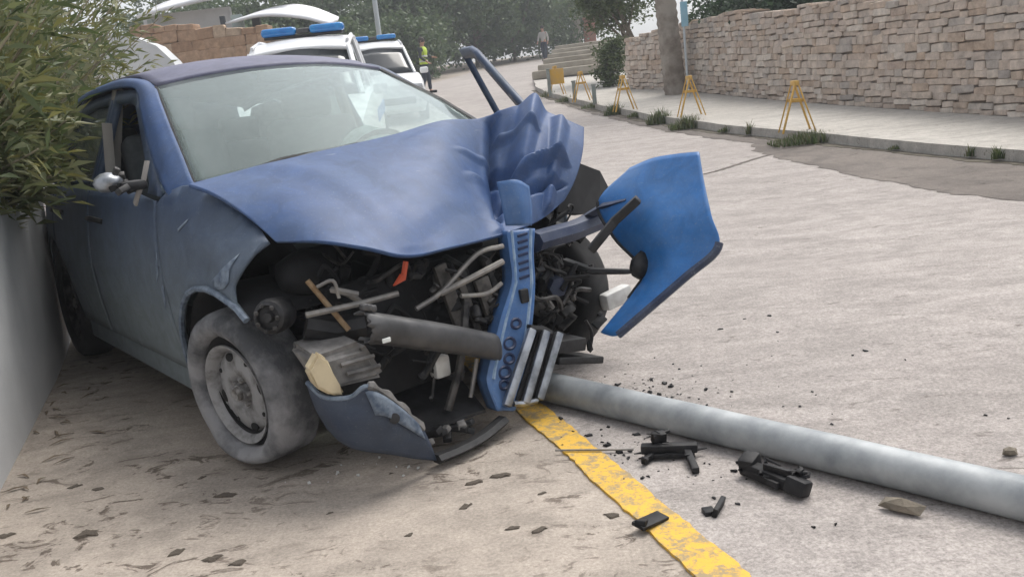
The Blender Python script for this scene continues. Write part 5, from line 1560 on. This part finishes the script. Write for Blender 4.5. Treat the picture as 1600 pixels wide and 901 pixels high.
for k in range(230):
    if k < 110:      # fan of shards behind the post, by the torn bumper
        x, y = .42 + random.gauss(0, .19), 3.26 + random.gauss(0, .15)
    elif k < 200:
        t = random.random(); x = .12 + .5 * t + random.gauss(0, .09); y = 2.95 - .6 * t + random.gauss(0, .1)
    else:
        x, y = random.uniform(.45, 1.5), random.uniform(2.0, 4.2)
    lx = float(lerp_tab(ROAD_L, y))
    if x < lx - .05 or (k % 3 and x < lx + .07): continue
    zc = .009 if x < lx + .07 else .005
    # keep clear of the post
    dx = A1 - A0; tt = ((x - A0.x) * dx.x + (y - A0.y) * dx.y) / (dx.x ** 2 + dx.y ** 2)
    q_ = A0 + dx * tt
    if math.hypot(x - q_.x, y - q_.y) < .085: continue
    put('plastic_chip', chips[k % 8], x, y, zc, random.choice((.004, .005, .006, .008, .011, .018)), L1, 'debris', 'plastic chips around the fallen post')
L2 = 'flat brown clump of dried mud on the concrete before the wreck'
for (x, y, s) in [(-.97, 2.72, .045), (-1.34, 2.54, .055), (-.88, 2.29, .04), (-.80, 2.25, .035), (-.2, 2.44, .028), (-.18, 2.60, .035), (-.10, 2.63, .04), (.0, 2.24, .03), (-.07, 2.27, .026), (.2, 2.28, .034), (-1.55, 2.95, .03), (-1.45, 2.9, .025), (-1.6, 2.6, .04), (-1.1, 2.9, .02), (-.35, 2.3, .02), (-.6, 2.5, .014), (-1.0, 2.35, .03), (.02, 2.47, .018), (-.45, 2.75, .012)]:
    put('mud_clump', muds[random.randint(0, 7)], x, y, .001, s, L2, 'mud', 'mud clumps on the concrete', rz=random.uniform(-.4, .9))
rk = MB(); rk.blob((0, 0, .018), (.055, .026, .020), amp=.22, sub=1)
o = rk.build('broken_stone', M['rock'], smooth=False); o.location = (.905, 2.11, .004); o.rotation_euler = (0, 0, R(-40))
tag(o, 'flat brown stone lying below the fallen post', 'stone')
rk = MB(); rk.blob((0, 0, .012), (.022, .018, .016), amp=.2, sub=1)
o = rk.build('pebble', M['rock'], smooth=False); o.location = (1.32, 2.37, .004)
tag(o, 'small dark pebble lying on the road behind the fallen post', 'stone')
L3 = 'pale stone crumb on the concrete beside the flat tyre'
pale = [chip_mesh(k, M['whitepl'], .6) for k in range(3)]
for k in range(14):
    put('stone_crumb', pale[k % 3], -.62 + random.gauss(0, .18), 2.78 + random.gauss(0, .06), .001, random.uniform(.004, .011), L3, 'stone', 'stone crumbs by the flat tyre')
L4 = 'dead leaf twig lying at the foot of the white wall'
M['twig'] = simple('dead_leaf', (0.16, 0.12, 0.08), 0.9, c2=(0.08, 0.065, 0.05), ns=20)
for k in range(26):
    y = random.uniform(2.7, 4.4); wx = float(np.interp(y, [t[0] for t in WALL_L], [t[1] for t in WALL_L]))
    x = wx + abs(random.gauss(.06, .12)) + .03
    mb = MB(); a = random.uniform(0, 6.28); l_ = random.uniform(.02, .05)
    mb.tube([(-l_, 0, .003), (0, random.uniform(-.01, .01), .010), (l_, random.uniform(-.015, .015), .004)], [.002, .006, .001], 5, flat=.4)
    o = mb.build('dead_leaf', M['twig']); o.location = (x, y, .001); o.rotation_euler = (0, 0, a)
    tag(o, L4, 'leaf', 'dead leaves at the wall foot')

# ------------------------------------------------------------------ summer haze
mb = MB(); mb.box((0, 90, 14), (320, 420, 32)) ; hz = mb.build('haze', None, smooth=False)
m, nt, b = nmat('haze_air')
nt.nodes.remove(b)
pv = N(nt, 'ShaderNodeVolumePrincipled')
pv.inputs['Color'].default_value = (0.92, 0.95, 1.0, 1)
pv.inputs['Density'].default_value = 0.0028
nt.links.new(pv.outputs[0], nt.nodes['Material Output'].inputs['Volume'])
hz.data.materials.append(m)
hz['kind'] = 'stuff'
